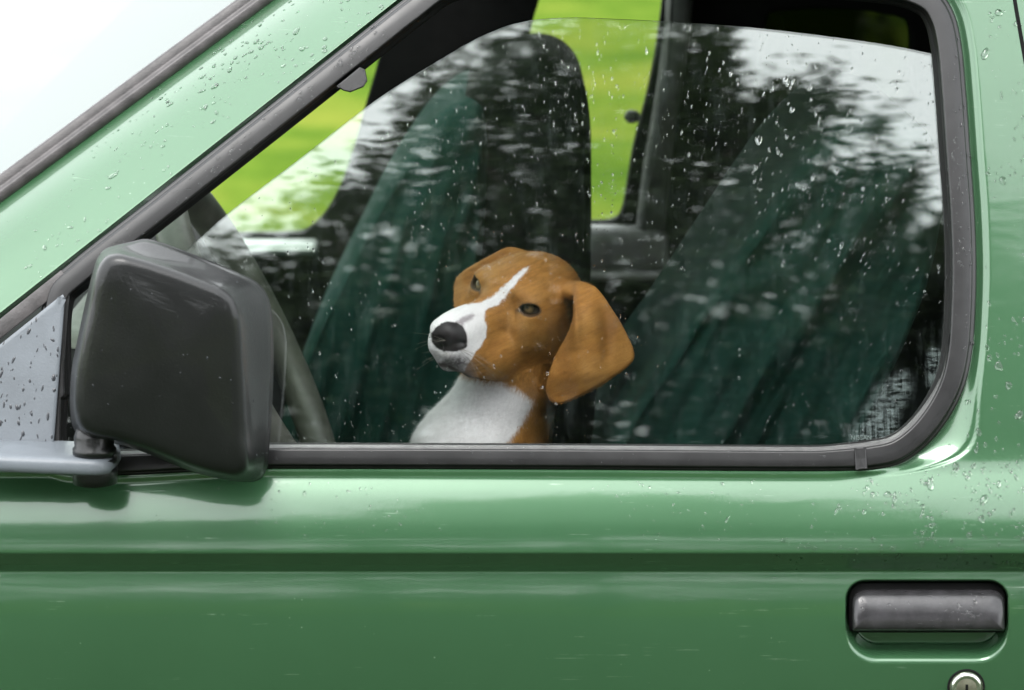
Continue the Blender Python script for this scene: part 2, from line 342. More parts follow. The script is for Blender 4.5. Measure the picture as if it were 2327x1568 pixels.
A_ = [(1010, 420), (900, 330), (880, 240), (960, 170), (1060, 120), (1150, 75), (1260, 40), (1420, 20), (1560, 45), (1650, 90), (1680, 190), (1780, 260), (1800, 420), (1760, 620), (960, 620)]
A2 = [(960, 560), (1780, 560), (1780, 1000), (950, 1000)]
B_ = [(1690, 330), (1740, 215), (1860, 185), (1925, 240), (1930, 320), (1990, 290), (2060, 325), (2100, 420), (2090, 510), (2160, 570), (2420, 590), (2430, 700), (1660, 700), (1650, 480)]
B2 = [(1660, 620), (2460, 620), (2500, 1000), (1660, 1000)]
C_ = [(790, 420), (860, 330), (950, 340), (1050, 430), (1060, 640), (150, 780), (380, 640), (560, 585), (680, 545), (740, 480)]
C2 = [(-100, 760), (400, 640), (1060, 600), (1060, 1000), (-200, 1000)]
lf = (.10, .032)
tree('broadleaf_tree', 'tall dark leafy tree mirrored in the middle of the side window', 'trees mirrored in the car glass', (refl(1330., 600., -9.2)[0], -9.4), 8.9, [(A_, -9.2, 4.6, *lf), (A2, -9.2, 5, *lf)])
tree('broadleaf_tree', 'lower leafy tree mirrored towards the rear edge of the side window', 'trees mirrored in the car glass', (refl(1990., 600., -8.6)[0], -8.9), 7.4, [(B_, -8.6, 4.0, *lf), (B2, -8.6, 3.6, *lf)])
tree('broadleaf_tree', 'sparse leafy tree mirrored ahead of the dog in the side window', 'trees mirrored in the car glass', (refl(830., 700., -8.9)[0], -9.1), 6.8, [(C_, -8.9, 3.0, *lf), (C2, -8.9, 5, *lf)])
# hedge set forward to darken the lower reflection; leaf colour holds canopy shade
hb = []
for i in range(30):
    x = -6.0+i*.42+rng.normal(0, .1); hb.append((x, -9.9+rng.normal(0, .25), rng.uniform(.9, 1.4), .6, .6, 1.1, 1.0)); hb.append((x, -10.1+rng.normal(0, .25), rng.uniform(2.3, 3.0), .6, .6, .9, 1.0))
    hb.append((x, -10.1, rng.uniform(3.6, 4.2), .6, .6, .8, 1.6)); hb.append((x, -9.9, 4.55+.25*rng.normal(), .5, .5, .5, rng.choice([.5, 1.2, 2.0])))
he = empty('hedge', (0, -7.8, 0)); tag(he, 'dense hedge below the mirrored trees, canopy shade put into its leaf colour', 'hedge')
V, F = leaves(hb, 420, .17, .06); V[:, 1] += 2.2; V[:, 2] = V[:, 2]*.98; M['leaf2'] = leaf_material('shaded_hedge_leaves', (.018, .030, .015), (.036, .055, .026)); mk('crown', V-np.array([0, -7.8, 0]), F, M['leaf2'], he, smooth=False)
Vs, Fs, k = [], [], 0
for i in range(24):
    x = -5.6+i*.5; V, F = limb([np.array([x, 0, -.2]), np.array([x+.1, .05, 1.4]), np.array([x+rng.normal(0, .2), 0, 3.0])], .05, .012, 6); Vs.append(V); Fs.append(F+k); k += len(V)
mk('trunk', np.vstack(Vs), np.vstack(Fs), M['bark'], he)
# ------------------------------------------------------------------ the car
car = empty('parked_car'); tag(car, 'green metallic car wet with rain, its side window half lowered', 'car')

def inset(P, d):                                  # move an outline inwards by d (clockwise or not)
    P = np.asarray(P, float); t = np.roll(P, -1, 0)-np.roll(P, 1, 0); t /= np.linalg.norm(t, axis=1)[:, None]+1e-9
    n = np.stack([-t[:, 1], t[:, 0]], 1)
    a = 0.5*np.sum(P[:, 0]*np.roll(P[:, 1], -1)-np.roll(P[:, 0], -1)*P[:, 1])
    return P+n*(d if a > 0 else -d)
def rings(name, R3, material, parent, caps=(True, True), closed=True, smooth=True, kind=None):
    n, m = len(R3), len(R3[0]); V = np.vstack(R3); F = gridF(n, m, cv=closed).tolist()
    if caps[0]: V = np.vstack([V, R3[0].mean(0)]); c = len(V)-1; F += [[c, (j+1) % m, j] for j in range(m)]
    if caps[1]: V = np.vstack([V, R3[-1].mean(0)]); c = len(V)-1; b = (n-1)*m; F += [[c, b+j, b+(j+1) % m] for j in range(m)]
    o = mk(name, V, F, material, parent, smooth, kind)
    bm = bmesh_fix(o); return o
def bmesh_fix(o, sharp=None):
    import bmesh
    b = bmesh.new(); b.from_mesh(o.data); bmesh.ops.recalc_face_normals(b, faces=b.faces); b.to_mesh(o.data); b.free(); return o
def pillow(name, outline, levels, material, parent, surf=on_s, caps=(False, True), flat=False):
    R = []
    for d, off in levels:
        q = inset(outline, d); R.append(surf(q[:, 0], q[:, 1], off))
    return rings(name, R, material, parent, caps, True, not flat)
def box(x0, x1, y0, y1, z0, z1):
    V = [(x, y, z) for x in (x0, x1) for y in (y0, y1) for z in (z0, z1)]
    return V, [(0, 1, 3, 2), (4, 6, 7, 5), (0, 4, 5, 1), (2, 3, 7, 6), (0, 2, 6, 4), (1, 5, 7, 3)]
def lathe(name, c, axis, prof, material, parent, k=40):
    ax = Vector(axis).normalized(); q = np.array(ax.to_track_quat('Z', 'Y').to_matrix()); a = np.linspace(0, 2*np.pi, k, endpoint=False)
    R = [np.array(c)+(np.stack([r*np.cos(a), r*np.sin(a), 0*a+h], 1)@q.T) for r, h in prof]
    return rings(name, R, material, parent)

# outline of the window opening = outer edge of the rubber seal
WP = spline([(120, 1066), (620, 1064), (1300, 1066), (1890, 1069), (1990, 1066), (2050, 1051), (2105, 1012), (2155, 950), (2190, 880), (2208, 800),
     (2215, 700), (2217, 600), (2213, 480), (2203, 340), (2193, 200), (2183, 100), (2168, 35), (2140, -12), (2090, -42), (2000, -62), (1600, -80),
     (1250, -84), (1080, -78), (990, -52), (918, 0), (818, 79), (600, 252), (349, 450), (160, 599), (112, 645), (96, 700), (95, 900), (98, 1030)], 5, True)
def normals_in(P):
    t = np.roll(P, -2, 0)-np.roll(P, 2, 0); t /= np.linalg.norm(t, axis=1)[:, None]; n = np.stack([t[:, 1], -t[:, 0]], 1)
    c = np.array([1400, 500.])
    return n if np.mean(np.sum(n*(c-P), 1)) > 0 else -n
WN = normals_in(WP)
seg_bottom = (WP[:, 1] > 1055) & (WP[:, 0] < 2000)
wid = 68-11*sstep(2000, 1850, WP[:, 0])*(WP[:, 1] > 900)
sec = [(-.03, .022), (-.02, .002), (0, -.0005), (.05, -.0015), (.10, -.0015), (.115, -.0050), (.14, -.0074), (.18, -.0080), (.45, -.0082), (.70, -.0082), (.738, -.0081), (.752, -.0076), (.77, -.0045), (.80, -.0025),
       (.84, .0015), (.86, .006), (.93, .0085), (1.0, .011), (1.02, .017), (1.02, .05)]
R = [on_s(*(WP+WN*(f*wid)[:, None]).T, off) for f, off in sec]
seal = rings('window_seal', R, M['rubber'], car, (False, False)); seal.data.materials.append(M['channel'])
for i_, p_ in enumerate(seal.data.polygons): p_.material_index = 1 if i_ >= len(WP)*12 else 0
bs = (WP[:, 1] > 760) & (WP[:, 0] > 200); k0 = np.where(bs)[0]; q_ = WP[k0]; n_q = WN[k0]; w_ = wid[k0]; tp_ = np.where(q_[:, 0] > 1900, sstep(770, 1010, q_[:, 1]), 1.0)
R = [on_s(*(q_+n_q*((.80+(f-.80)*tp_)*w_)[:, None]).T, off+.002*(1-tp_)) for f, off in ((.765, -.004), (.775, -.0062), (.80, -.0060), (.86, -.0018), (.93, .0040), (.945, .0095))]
bevel_hl = mk('bevel_highlight', np.vstack(R), gridF(6, len(k0)), M['bevel_hl'], car); bmesh_fix(bevel_hl)  # pale strip added over the seal; its colour holds the bevel highlight
# ---- door skin: the part round the window, then the panel below
i0 = np.argmin(np.abs(WP[:, 0]-1890)+np.abs(WP[:, 1]-1069))
path = np.vstack([np.stack([np.arange(-420, 122, 8.), np.full(68, 1066.)], 1), WP[3:]]); path = path[:np.argmin(np.linalg.norm(path-[1250, -84], axis=1))]
def near(p): return int(np.argmin(np.linalg.norm(path-np.array(p), axis=1)))
ia = [0, near((1890, 1069)), near((2217, 600)), near((2183, 100)), near((2000, -62)), len(path)-1]
outer = np.zeros_like(path); VS = 1116.0
polys = [[(-420, VS), (1890, VS)], [(1890, VS), (2620, VS), (2620, 600)], [(2620, 600), (2620, 60)], [(2620, 60), (2620, -300), (2000, -300)], [(2000, -300), (1250, -300)]]
for k in range(5):
    a, b = ia[k], ia[k+1]; q = path[a:b+1]; s = np.concatenate([[0], np.cumsum(np.linalg.norm(np.diff(q, axis=0), axis=1))]); s /= s[-1]
    w = np.array(polys[k], float); ws = np.concatenate([[0], np.cumsum(np.linalg.norm(np.diff(w, axis=0), axis=1))]); ws /= ws[-1]
    outer[a:b+1] = np.stack([np.interp(s, ws, w[:, 0]), np.interp(s, ws, w[:, 1])], 1)
outer[:ia[1]+1, 0] = path[:ia[1]+1, 0]
Ld = np.linalg.norm(outer-path, axis=1)
cornr = np.exp(-((path[:, 0]-2130)/90)**2-((path[:, 1]-985)/110)**2)
right = sstep(1960, 2090, path[:, 0])*(path[:, 1] > -80)
bw = 30+62*cornr; V = []
near_o = [0, 1.5, 3, 5, 7.5, 10, 13, 16, 19, 22, 26, 30, 34, 38, 42]
for o_ in near_o+[None]*34:
    k = len(V)
    d = np.full(len(path), float(o_)) if o_ is not None else 42+(Ld-42)*((k-len(near_o)+1)/34)**1.5
    q = path+(outer-path)*(np.minimum(d/Ld, 1))[:, None]
    off = right*(.0075*(1-sstep(0, 1, d/bw))+.0012*np.exp(-((d-.8*bw)/4)**2)) - (1-right)*(.0040*(1-sstep(2, 24, d)))
    off = off+.004*(d < .1)
    V.append(on_s(q[:, 0], q[:, 1], off))
V = np.array(V); n, m = V.shape[:2]
upper = (V.reshape(-1, 3), gridF(n, m))
us = np.unique(np.concatenate([np.linspace(-420, 2620, 300), np.linspace(1905, 2306, 230)])); zs = np.unique(np.concatenate([np.linspace(VS, 1250, 40), np.linspace(1250, 1306, 48), np.linspace(1306, 1525, 130), np.linspace(1525, 2500, 60)]))
U, Vv = np.meshgrid(us, zs, indexing='xy')
pocket = rrect(1922, 1319, 2291, 1508, (44, 70)); sd = poly_sd(U, Vv, pocket)
wl = 9+62*sstep(1395, 1500, Vv); off = .032*sstep(2, -wl, sd)
LV = on_s(U, Vv, off); lower = (LV.reshape(-1, 3), gridF(*U.shape))
VV = np.vstack([upper[0], lower[0]]); FF = np.vstack([upper[1], lower[1]+len(upper[0])])
door = mk('door', VV, FF, M['paint'], car)
# orient the skin outwards (towards -y)
import bmesh
def outward(o, d=(0, -1, 0)):
    me = o.data; nn = np.zeros(len(me.polygons)*3); me.polygons.foreach_get('normal', nn); 
    if np.sum(nn.reshape(-1, 3)@np.array(d)) < 0: me.flip_normals()
def per_part_outward(o):
    b = bmesh.new(); b.from_mesh(o.data)
    for f in b.faces:
        if f.normal.y > 0: f.normal_flip()
    b.to_mesh(o.data); b.free()
per_part_outward(door)
# rear shut line of the door, top corner of the frame
def strip(name, P, w, off, material, parent, h=.003):
    P = spline(P, 6); t = np.gradient(P, axis=0); t /= np.linalg.norm(t, axis=1)[:, None]; nrm = np.stack([-t[:, 1], t[:, 0]], 1)
    R = [on_s(*(P+nrm*(a*w)).T, o) for a, o in ((-.5, off+h), (-.5, off+.0004), (-.42, off), (.42, off), (.5, off+.0004), (.5, off+h))]
    o = mk(name, np.vstack(R), gridF(6, len(P)), material, parent); bmesh_fix(o); return o
strip('shut_line', [(2297, -70), (2306, 0), (2318, 70), (2332, 150), (2350, 260)], 9, -.0006, M['black'], door)
# ---- handle and lock
pillow('handle_recess', spline(rrect(1929, 1325, 2285, 1437, (34, 12)), 4, True), [(0, .033), (0, .012), (2, .011)], M['black'], door)
def hs(u, v, off): return on_s(u, v, off-.004*sstep(1434, 1370, np.asarray(v, float))*0+.014*np.clip(1-(np.asarray(v, float)-1339)/95, 0, 1)**1.7)
hr = []
for d, off in [(3, .014), (0, .010), (0, -.001), (1, -.0032), (2.5, -.0050), (5, -.0066), (9, -.0080), (15, -.0088), (23, -.0093), (32, -.0096), (40, -.0097)]:
    p = rrect(1937+d, 1339+d, 2283-d, 1434-d, (max(30-d, 2), max(6-d, 1)), 10); p = np.vstack([p, p[:1]]); s_ = np.linspace(0, len(p)-1, 1)
    q = np.vstack([p[i]+(p[i+1]-p[i])*t for i in range(len(p)-1) for t in ((0, .25, .5, .75) if i in (10, 21, 32, 43) else (0,))])
    hr.append(hs(q[:, 0], q[:, 1], off))
handle = rings('handle', hr, M['handle'], door, (False, True))
lc = on_s(2195., 1560., 0); lu = .00045
lock = lathe('lock_cylinder', lc, (0, -1, -.02), [(43*lu, -.006), (43*lu, .0015), (41*lu, .0022), (38.5*lu, .0022), (38*lu, -.001), (37*lu, .001), (35*lu, .0045), (31*lu, .0062), (26*lu, .0062), (23.5*lu, .0050), (22*lu, .0052), (10*lu, .0058), (6*lu, .0060)], M['chrome'], door)
lock.data.materials.append(M['black']); lock.data.materials.append(M['brass'])
for p in lock.data.polygons:
    r = (Vector(p.center)-Vector(lc)); rr_ = math.hypot(r.x, r.z)/lu
    p.material_index = 1 if rr_ > 38.2 else (2 if rr_ < 23 else 0)
kv, kf = box(lc[0]-.0014, lc[0]+.0014, lc[1]-.0066, lc[1]-.0056, lc[2]-.0045, lc[2]+.004); mk('keyhole', kv, kf, M['black'], door, False)
# ---- pillar between the side window and the windscreen
aa = np.linspace(-.42, 1.75, 120); L_ = np.array([918, 0])+aa[:, None]*np.array([-804, 636.]); U_ = np.array([621, 0])+aa[:, None]*np.array([-621, 461.])
ss = np.concatenate([[.0500, .0502, .0515, .054, .06, .08], np.linspace(.11, 1, 36), [1.02]]); R = []
yL = on_s(L_[:, 0], L_[:, 1], 0)[:, 1]
for s in ss:
    q = L_+(U_-L_)*s; dy = {.0500: .018, .0502: .0022, .0515: .0008, .054: .0002}.get(round(float(s), 4), 0)+.072*max(s, 0)+.030*max(s, 0)**5
    R.append(on_y(q[:, 0], q[:, 1], yL+dy))
pil = mk('windscreen_pillar', np.vstack(R), gridF(len(ss), len(aa)), M['paint'], car); per_part_outward(pil)
R = [on_y(*(L_+(U_-L_)*s).T, yL+.017) for s in (-.06, 0, .06)]
pg = mk('pillar_groove', np.vstack(R), gridF(3, len(aa)), M['paint'], pil); per_part_outward(pg)
B = on_y(U_[:, 0], U_[:, 1], yL+.106)
tdir = B[0]-B[-1]; tdir[1] = 0; tdir /= np.linalg.norm(tdir); pn = np.array([-tdir[2], 0, tdir[0]]); pn = pn if pn[2] > 0 else -pn
sec2 = [(-.002, .010), (-.002, -.002), (.001, -.0065), (.004, -.0080), (.009, -.0085), (.0115, -.0070), (.0125, -.0040), (.0150, -.0035), (.0215, -.0030), (.0235, -.001), (.0245, .010)]
R = [B+pn*a+np.array([0, 1, 0])*b for a, b in sec2]
ws = mk('windscreen_seal', np.vstack(R), gridF(len(sec2), len(aa)), M['rubber_worn'], car); bmesh_fix(ws); outward(ws)
ww = np.linspace(0, 1.22, 60); R = [B+pn*(.0190+  .195*(1-abs(1-w/.61)**1.5))+np.array([0, .004+w, 0]) for w in ww]
wsc = mk('windscreen', np.vstack(R), gridF(len(ww), len(aa)), M['screen'], car); outward(wsc, (pn[0], -.6, pn[2]))
# rubber along the top of the mirror plate
strip('quarter_seal', [(150, 628), (60, 700), (-40, 780), (-140, 860)], 36, -.004, M['rubber_worn'], car, .02)
strip('quarter_seal', [(152, 640), (146, 690), (136, 820), (124, 960), (118, 1015)], 20, -.006, M['rubber'], car, .03)
# ---- the lowered pane
top = spline([(150, 905), (250, 705), (340, 640), (420, 572), (510, 492), (680, 362), (850, 231), (940, 172), (1010, 130), (1080, 90), (1150, 60), (1210, 46), (1300, 40), (1400, 43), (1500, 48), (1700, 62), (1900, 85), (2010, 101), (2080, 114), (2165, 133)], 6)
tp, tm = 24, 5
nrow = 90; G = []
for s in np.linspace(0, 1, nrow):
    q = np.stack([top[:, 0], top[:, 1]+(1040-top[:, 1])*s], 1); G.append(q)
G = np.array(G); Pf = on_s(G[..., 0], G[..., 1], .0135); Pb = on_s(G[..., 0], G[..., 1], .0135)+np.array([0, .0040, -.0008])
m = len(top); V = np.vstack([Pf.reshape(-1, 3), Pb.reshape(-1, 3)]); nf = nrow*m
F1 = gridF(nrow, m); F2 = flip(F1)+nf; e = np.arange(m-1); V = np.vstack([V, V[:m], V[nf:nf+m]]); E1 = np.stack([e, e+1, e+1+m, e+m], 1)+2*nf
pane = mk('window_pane', V, np.vstack([F1, F2, E1]), None, car, mats=[M['glass'], M['edge']], midx=[0]*(len(F1)+len(F2))+[1]*len(E1))
bm_ = bmesh.new(); bm_.from_mesh(pane.data); bmesh.ops.recalc_face_normals(bm_, faces=bm_.faces); bm_.to_mesh(pane.data); bm_.free()
_n = pane.data.polygons[nrow*m//2].normal
if _n.y > 0: pane.data.flip_normals()
dirt = np.maximum(sstep(14, -22, poly_sd(G[..., 0], G[..., 1], [(1925, 1015), (1932, 975), (1968, 925), (1990, 878), (2030, 852), (2062, 846), (2072, 880), (2046, 935), (2036, 985), (2010, 1015)])),
                  sstep(6, -10, poly_sd(G[..., 0], G[..., 1], [(2104, 880), (2108, 800), (2122, 782), (2142, 800), (2144, 840), (2122, 880)])))
at = pane.data.attributes.new('dirt', 'FLOAT', 'POINT'); at.data.foreach_set('value', np.concatenate([dirt.ravel(), 0*dirt.ravel(), np.zeros(2*m)]).astype(np.float32))
# etched maker's word
tc_ = bpy.data.curves.new('etched_lettering', 'FONT'); tc_.body = 'NISSAN'; tc_.size = 1; tc_.align_x = 'CENTER'; tc_.extrude = 0.02; tc_.space_character = 1.05
to_ = bpy.data.objects.new('etched_lettering', tc_); COL.objects.link(to_); dg = bpy.context.evaluated_depsgraph_get(); dg.update()
tme = bpy.data.meshes.new_from_object(to_.evaluated_get(dg)); bpy.data.objects.remove(to_)
co = np.array([v.co for v in tme.vertices]); wtx = np.ptp(co[:, 0]); cx = (co[:, 0].max()+co[:, 0].min())/2
uu = 1957+(co[:, 0]-cx)*(46/wtx)*1.0; vv = 999-co[:, 1]*(46/wtx)*1.05
p3 = on_s(uu, vv, .0135); p3[:, 1] -= .0004+.0006*(co[:, 2] > 0)
for v, c in zip(tme.vertices, p3): v.co = c
tme.materials.clear(); tme.materials.append(M['etch']); eo = bpy.data.objects.new('etched_lettering', tme); COL.objects.link(eo); eo.parent = pane
# ---- little rubber pieces of the seal
def px_prism(name, poly, o0, o1, material, parent, bev=3):
    P = np.array(poly, float)
    q = []
    for i in range(len(P)):
        a, b = P[i], P[(i+1) % len(P)]; q += [a+(b-a)*t for t in (0.02, .15, .5, .85, .98)]
    return pillow(name, np.array(q), [(0, o1), (0, o0+.0012), (bev*.4, o0+.0004), (bev, o0), (bev*1.15, o0), (bev*2, o0)], material, parent, flat=True)
px_prism('seal_clip', [(1941, 1017), (1968, 1015), (1971, 1066), (1944, 1069)], -.0112, .012, M['rubber'], seal)
px_prism('seal_tab', [(764, 196), (818, 152), (830, 158), (835, 184), (826, 198), (796, 210), (780, 206)], -.0125, .01, M['rubber'], seal)
# ---- folded side mirror
mir = empty('side_mirror', on_y(390, 820, -.06), car); mo = np.array(mir.location)
Sil = spline([(221, 587), (237, 567), (260, 558), (295, 550), (328, 543), (353, 547), (406, 565), (470, 590), (528, 614), (583, 641), (606, 668), (618, 711), (622, 790), (621, 865), (613, 1007), (606, 1066), (590, 1090), (560, 1095), (507, 1089), (438, 1072), (386, 1052), (325, 1027), (262, 1008), (203, 999), (170, 979), (160, 938), (162, 845), (175, 776), (195, 683), (211, 618)], 3, True)
Fr = spline([(226, 600), (243, 582), (268, 576), (300, 582), (330, 590), (365, 601), (410, 616), (447, 630), (480, 643), (510, 656), (533, 676), (545, 706), (551, 744), (556, 830), (560, 906), (563, 1000), (566, 1045), (560, 1070), (540, 1082), (500, 1078), (440, 1062), (390, 1043), (328, 1019), (265, 1000), (208, 990), (180, 970), (170, 935), (172, 848), (184, 778), (203, 690), (216, 625)], 3, True)
n_ = 240
def resamp(P, c=(385, 815)):
    a = np.unwrap(np.arctan2(P[:, 1]-c[1], P[:, 0]-c[0])); 
    if a[-1] < a[0]: P = P[::-1]; a = a[::-1]
    r = np.hypot(P[:, 0]-c[0], P[:, 1]-c[1]); t = np.linspace(0, 2*np.pi, n_, endpoint=False)
    aa_ = np.concatenate([a-2*np.pi, a, a+2*np.pi]); rr_ = np.concatenate([r, r, r]); o_ = np.argsort(aa_)
    rr2 = np.interp(t, aa_[o_], rr_[o_]); return np.stack([c[0]+rr2*np.cos(t), c[1]+rr2*np.sin(t)], 1)
Sr, Fq = resamp(Sil), resamp(Fr); ctr = np.array([385, 815.])
def lerp(t, k=1.0): q = Sr+(Fq-Sr)*t; return q+(ctr-q)*(1-k)
lv = [(lerp(0, .80), -.028), (lerp(0, .985), -.028), (lerp(0), -.031), (lerp(0), -.040), (lerp(0.02, .993), -.0415), (lerp(.03, .993), -.0432), (lerp(0.06), -.0448), (lerp(.22), -.052), (lerp(.5), -.064), (lerp(.78), -.077), (lerp(.92), -.086), (lerp(1.0, .992), -.0935), (lerp(1, .97), -.0985), (lerp(1, .935), -.1015), (lerp(1, .88), -.1035)]
lv += [(lerp(1, k), -.1035-.006*(1-(k/.88)**2)) for k in (.78, .66, .52, .38, .22, .1)]
hous = rings('mirror_housing', [on_y(q[:, 0], q[:, 1], np.full(n_, y))-mo for q, y in lv], M['mirror'], mir)
sail = px_prism('mirror_plate', [(-70, 836), (0, 783), (70, 727), (128, 680), (143, 669), (147, 680), (141, 760), (132, 880), (124, 985), (121, 1016), (60, 1022), (-70, 1022)], -.014, .01, M['greyplastic'], mir, 7)
for v in sail.data.vertices: v.co -= mir.location
# foot of the mirror: a flat arm with a rounded end, its top edge rolled
zt = on_y(120, 1034, -.06)[2]
plan = []
x0, x1 = on_y(-120, 1050, -.05)[0], on_y(267, 1060, -.05)[0]; yf, yb = -.088, .0
plan = np.array([(x0, yb), (x0, yf)]+[(x1-.022+.022*math.sin(a), -.066-.022*math.cos(a)+0.0) for a in np.linspace(0, math.pi/2, 10)]+[(x1, -.02), (x1-.004, yb)])
q = []
for i in range(len(plan)):
    a, b = plan[i], plan[(i+1) % len(plan)]; q += [a+(b-a)*t for t in np.linspace(0, 1, 5)[:-1]]
plan = np.array(q)
def pl(d, z): p = inset(plan, d); sl = .040*(x1-p[:, 0]); return np.stack([p[:, 0], p[:, 1], z+sl], 1)-mo
arm = rings('mirror_arm', [pl(.012, zt-.017), pl(.004, zt-.0165), pl(.0008, zt-.0145), pl(0, zt-.010), pl(.0005, zt-.005), pl(.0025, zt-.0012), pl(.006, zt)], M['greyplastic'], mir)
pc = on_y(215, 1040, -.062)
u_ = .00044
piv = lathe('mirror_pivot', pc+np.array([0, 0, -.006])-mo, (0, 0, 1), [(50*u_, -.020), (52*u_, -.008), (52*u_, -.003), (46*u_, -.002), (46*u_, .001), (51*u_, .002), (51*u_, .006), (44*u_, .007), (44*u_, .010), (50*u_, .011), (50*u_, .016), (45*u_, .018), (46*u_, .028), (40*u_, .036)], M['mirror'], mir)
# ------------------------------------------------------------------ inside of the car
def cut_panel(name, outer_p, holes, y, th, material, parent, bev=.004):   # flat panel with window openings
    c = bpy.data.curves.new(name, 'CURVE'); c.dimensions = '2D'; c.fill_mode = 'BOTH'; c.extrude = th/2; c.bevel_depth = bev; c.bevel_resolution = 1
    for P in [outer_p]+holes:
        s = c.splines.new('POLY'); s.points.add(len(P)-1); s.use_cyclic_u = True
        for pt, (a, b) in zip(s.points, P): pt.co = (a, b, 0, 1)
    o = bpy.data.objects.new(name, c); COL.objects.link(o); d_ = bpy.context.evaluated_depsgraph_get(); d_.update()
    me = bpy.data.meshes.new_from_object(o.evaluated_get(d_)); bpy.data.objects.remove(o)
    for v in me.vertices: v.co = (v.co.x, y-v.co.z, v.co.y)
    me.materials.clear(); me.materials.append(material); ob = bpy.data.objects.new(name, me); COL.objects.link(ob); ob.parent = parent; ob.name = name; return ob
YF = 1.42
def xz(P, y): P = np.array(P, float); q = on_y(P[:, 0], P[:, 1], np.full(len(P), y)); return q[:, [0, 2]]
H1 = spline([(240, 500), (250, 530), (300, 536), (500, 536), (650, 534), (692, 529), (735, 496), (780, 420), (812, 330), (838, 235), (868, 130), (895, 0), (905, -90), (880, -130), (700, -130), (400, 150)], 6, True)
H2 = spline([(1235, -90), (1218, 0), (1206, 40), (1190, 120), (1185, 300), (1195, 490), (1215, 505), (1300, 507), (1385, 506), (1408, 496), (1419, 474), (1445, 330), (1478, 200), (1500, 80), (1513, -60), (1500, -120), (1260, -120)], 6, True)
H3 = spline([(1722, 215), (1730, 60), (1745, 24), (1790, 16), (1860, 11), (1955, 15), (2036, 30), (2064, 43), (2072, 62), (2074, 140), (2070, 225), (1900, 240), (1740, 235)], 6, True)
xo0, xo1 = -1.15, 1.25
cut_panel('far_side', [(xo0, .35), (xo1, .35), (xo1, 1.66), (-.28, 1.66), (-.80, 1.16), (xo0, 1.10)], [xz(H1, YF), xz(H2, YF), xz(H3, YF)], YF, .03, M['black'], car)
def flat_pane(name, H, y, material):
    q = xz(H, y); P = np.stack([q[:, 0], np.full(len(q), y), q[:, 1]], 1); c = P.mean(0); P = c+(P-c)*1.03
    R = [P, P+[0, .004, 0]]; o = rings(name, R, material, car, (True, True), smooth=False); return o
flat_pane('far_pane', H1, YF+.004, M['far_glass']); flat_pane('far_pane', H2, YF+.004, M['far_glass']); flat_pane('tinted_pane', H3, YF+.004, M['tinted'])
# pale sill under the far front window, grey trim round the far rear one
zs_ = on_y(500, 541, 1.40)[2]
def bevbox(name, x0, x1, y0, y1, z0, z1, material, parent, r=.01):
    P = rrect(x0, z0, x1, z1, min(r, (x1-x0)*.45, (z1-z0)*.45), 5)
    R = [np.stack([p[:, 0], np.full(len(p), y), p[:, 1]], 1) for p, y in ((inset(P, r*.7), y0), (inset(P, r*.2), y0+r*.3), (P, y0+r), (P, y1))]
    return rings(name, R, material, parent)
bevbox('sill_trim', on_y(100, 540, 1.3)[0], on_y(715, 540, 1.3)[0], 1.335, 1.40, zs_-.018, zs_, M['sill'], car, .012)
a0, a1 = on_y(1330, 600, 1.36), on_y(1520, 516, 1.36)
bevbox('rear_trim', a0[0]-.15, a1[0], 1.345, 1.40, on_y(1400, 618, 1.345)[2], on_y(1400, 522, 1.345)[2], M['trim_grey'], car, .02)
bevbox('rear_ledge', a0[0]-.2, a1[0]+.02, 1.30, 1.40, on_y(1400, 640, 1.30)[2], on_y(1400, 624, 1.30)[2], M['trim_grey'], car, .006)
q = xz([(1520, -150), (1590, -150), (1560, 120), (1530, 330), (1500, 640), (1425, 640), (1445, 520), (1462, 380), (1490, 220), (1512, 60)], 1.38)
R = [np.stack([p[:, 0], np.full(len(p), y), p[:, 1]], 1) for p, y in ((inset(q, .008), 1.355), (q, 1.365), (q, 1.40))]
rings('pillar_trim', R, simple('dim_trim', (.11, .115, .11), .6), car)
bz = on_y(1434, 265, 1.33); lathe('belt_anchor', bz, (-.3, -1, .1), [(.009, -.02), (.010, 0), (.008, .010), (.004, .014)], M['wheel'], car, 20)
bv = on_y(1712, 466, 1.30); bevbox('belt_cover', bv[0]-.018, bv[0]+.018, 1.29, 1.31, bv[2]-.026, bv[2]+.026, simple('belt_cover_grey', (.10, .13, .12), .5), car, .006)
# shell: roof, floor, bulkheads, dashboard
def plain(name, x0, x1, y0, y1, z0, z1, material): V, F = box(x0, x1, y0, y1, z0, z1); return mk(name, V, F, material, car, False)
plain('headliner', -.10, xo1, .17, YF-.02, 1.63, 1.66, M['black'])
plain('roof', -.10, xo1, .17, YF+.02, 1.662, 1.672, M['paint'])
plain('cabin_floor', xo0, xo1, .02, YF-.02, .36, .40, M['black'])
plain('rear_bulkhead', xo1-.03, xo1, .2, YF-.02, .41, 1.62, M['black'])
plain('firewall', xo0, xo0+.03, .02, YF-.02, .41, .98, M['black'])
bevbox('dashboard', xo0+.04, on_y(330, 700, .5)[0], .14, 1.36, .60, 1.085, M['black'], car, .07)
bevbox('gauge_cowl', on_y(330, 900, .5)[0]-.1, on_y(640, 900, .5)[0]-.035, .34, .66, 1.0, 1.10, M['wheel'], car, .03)
bevbox('door_lining', xo0+.05, xo1-.2, .035, .06, .42, 1.02, M['black'], car, .01)
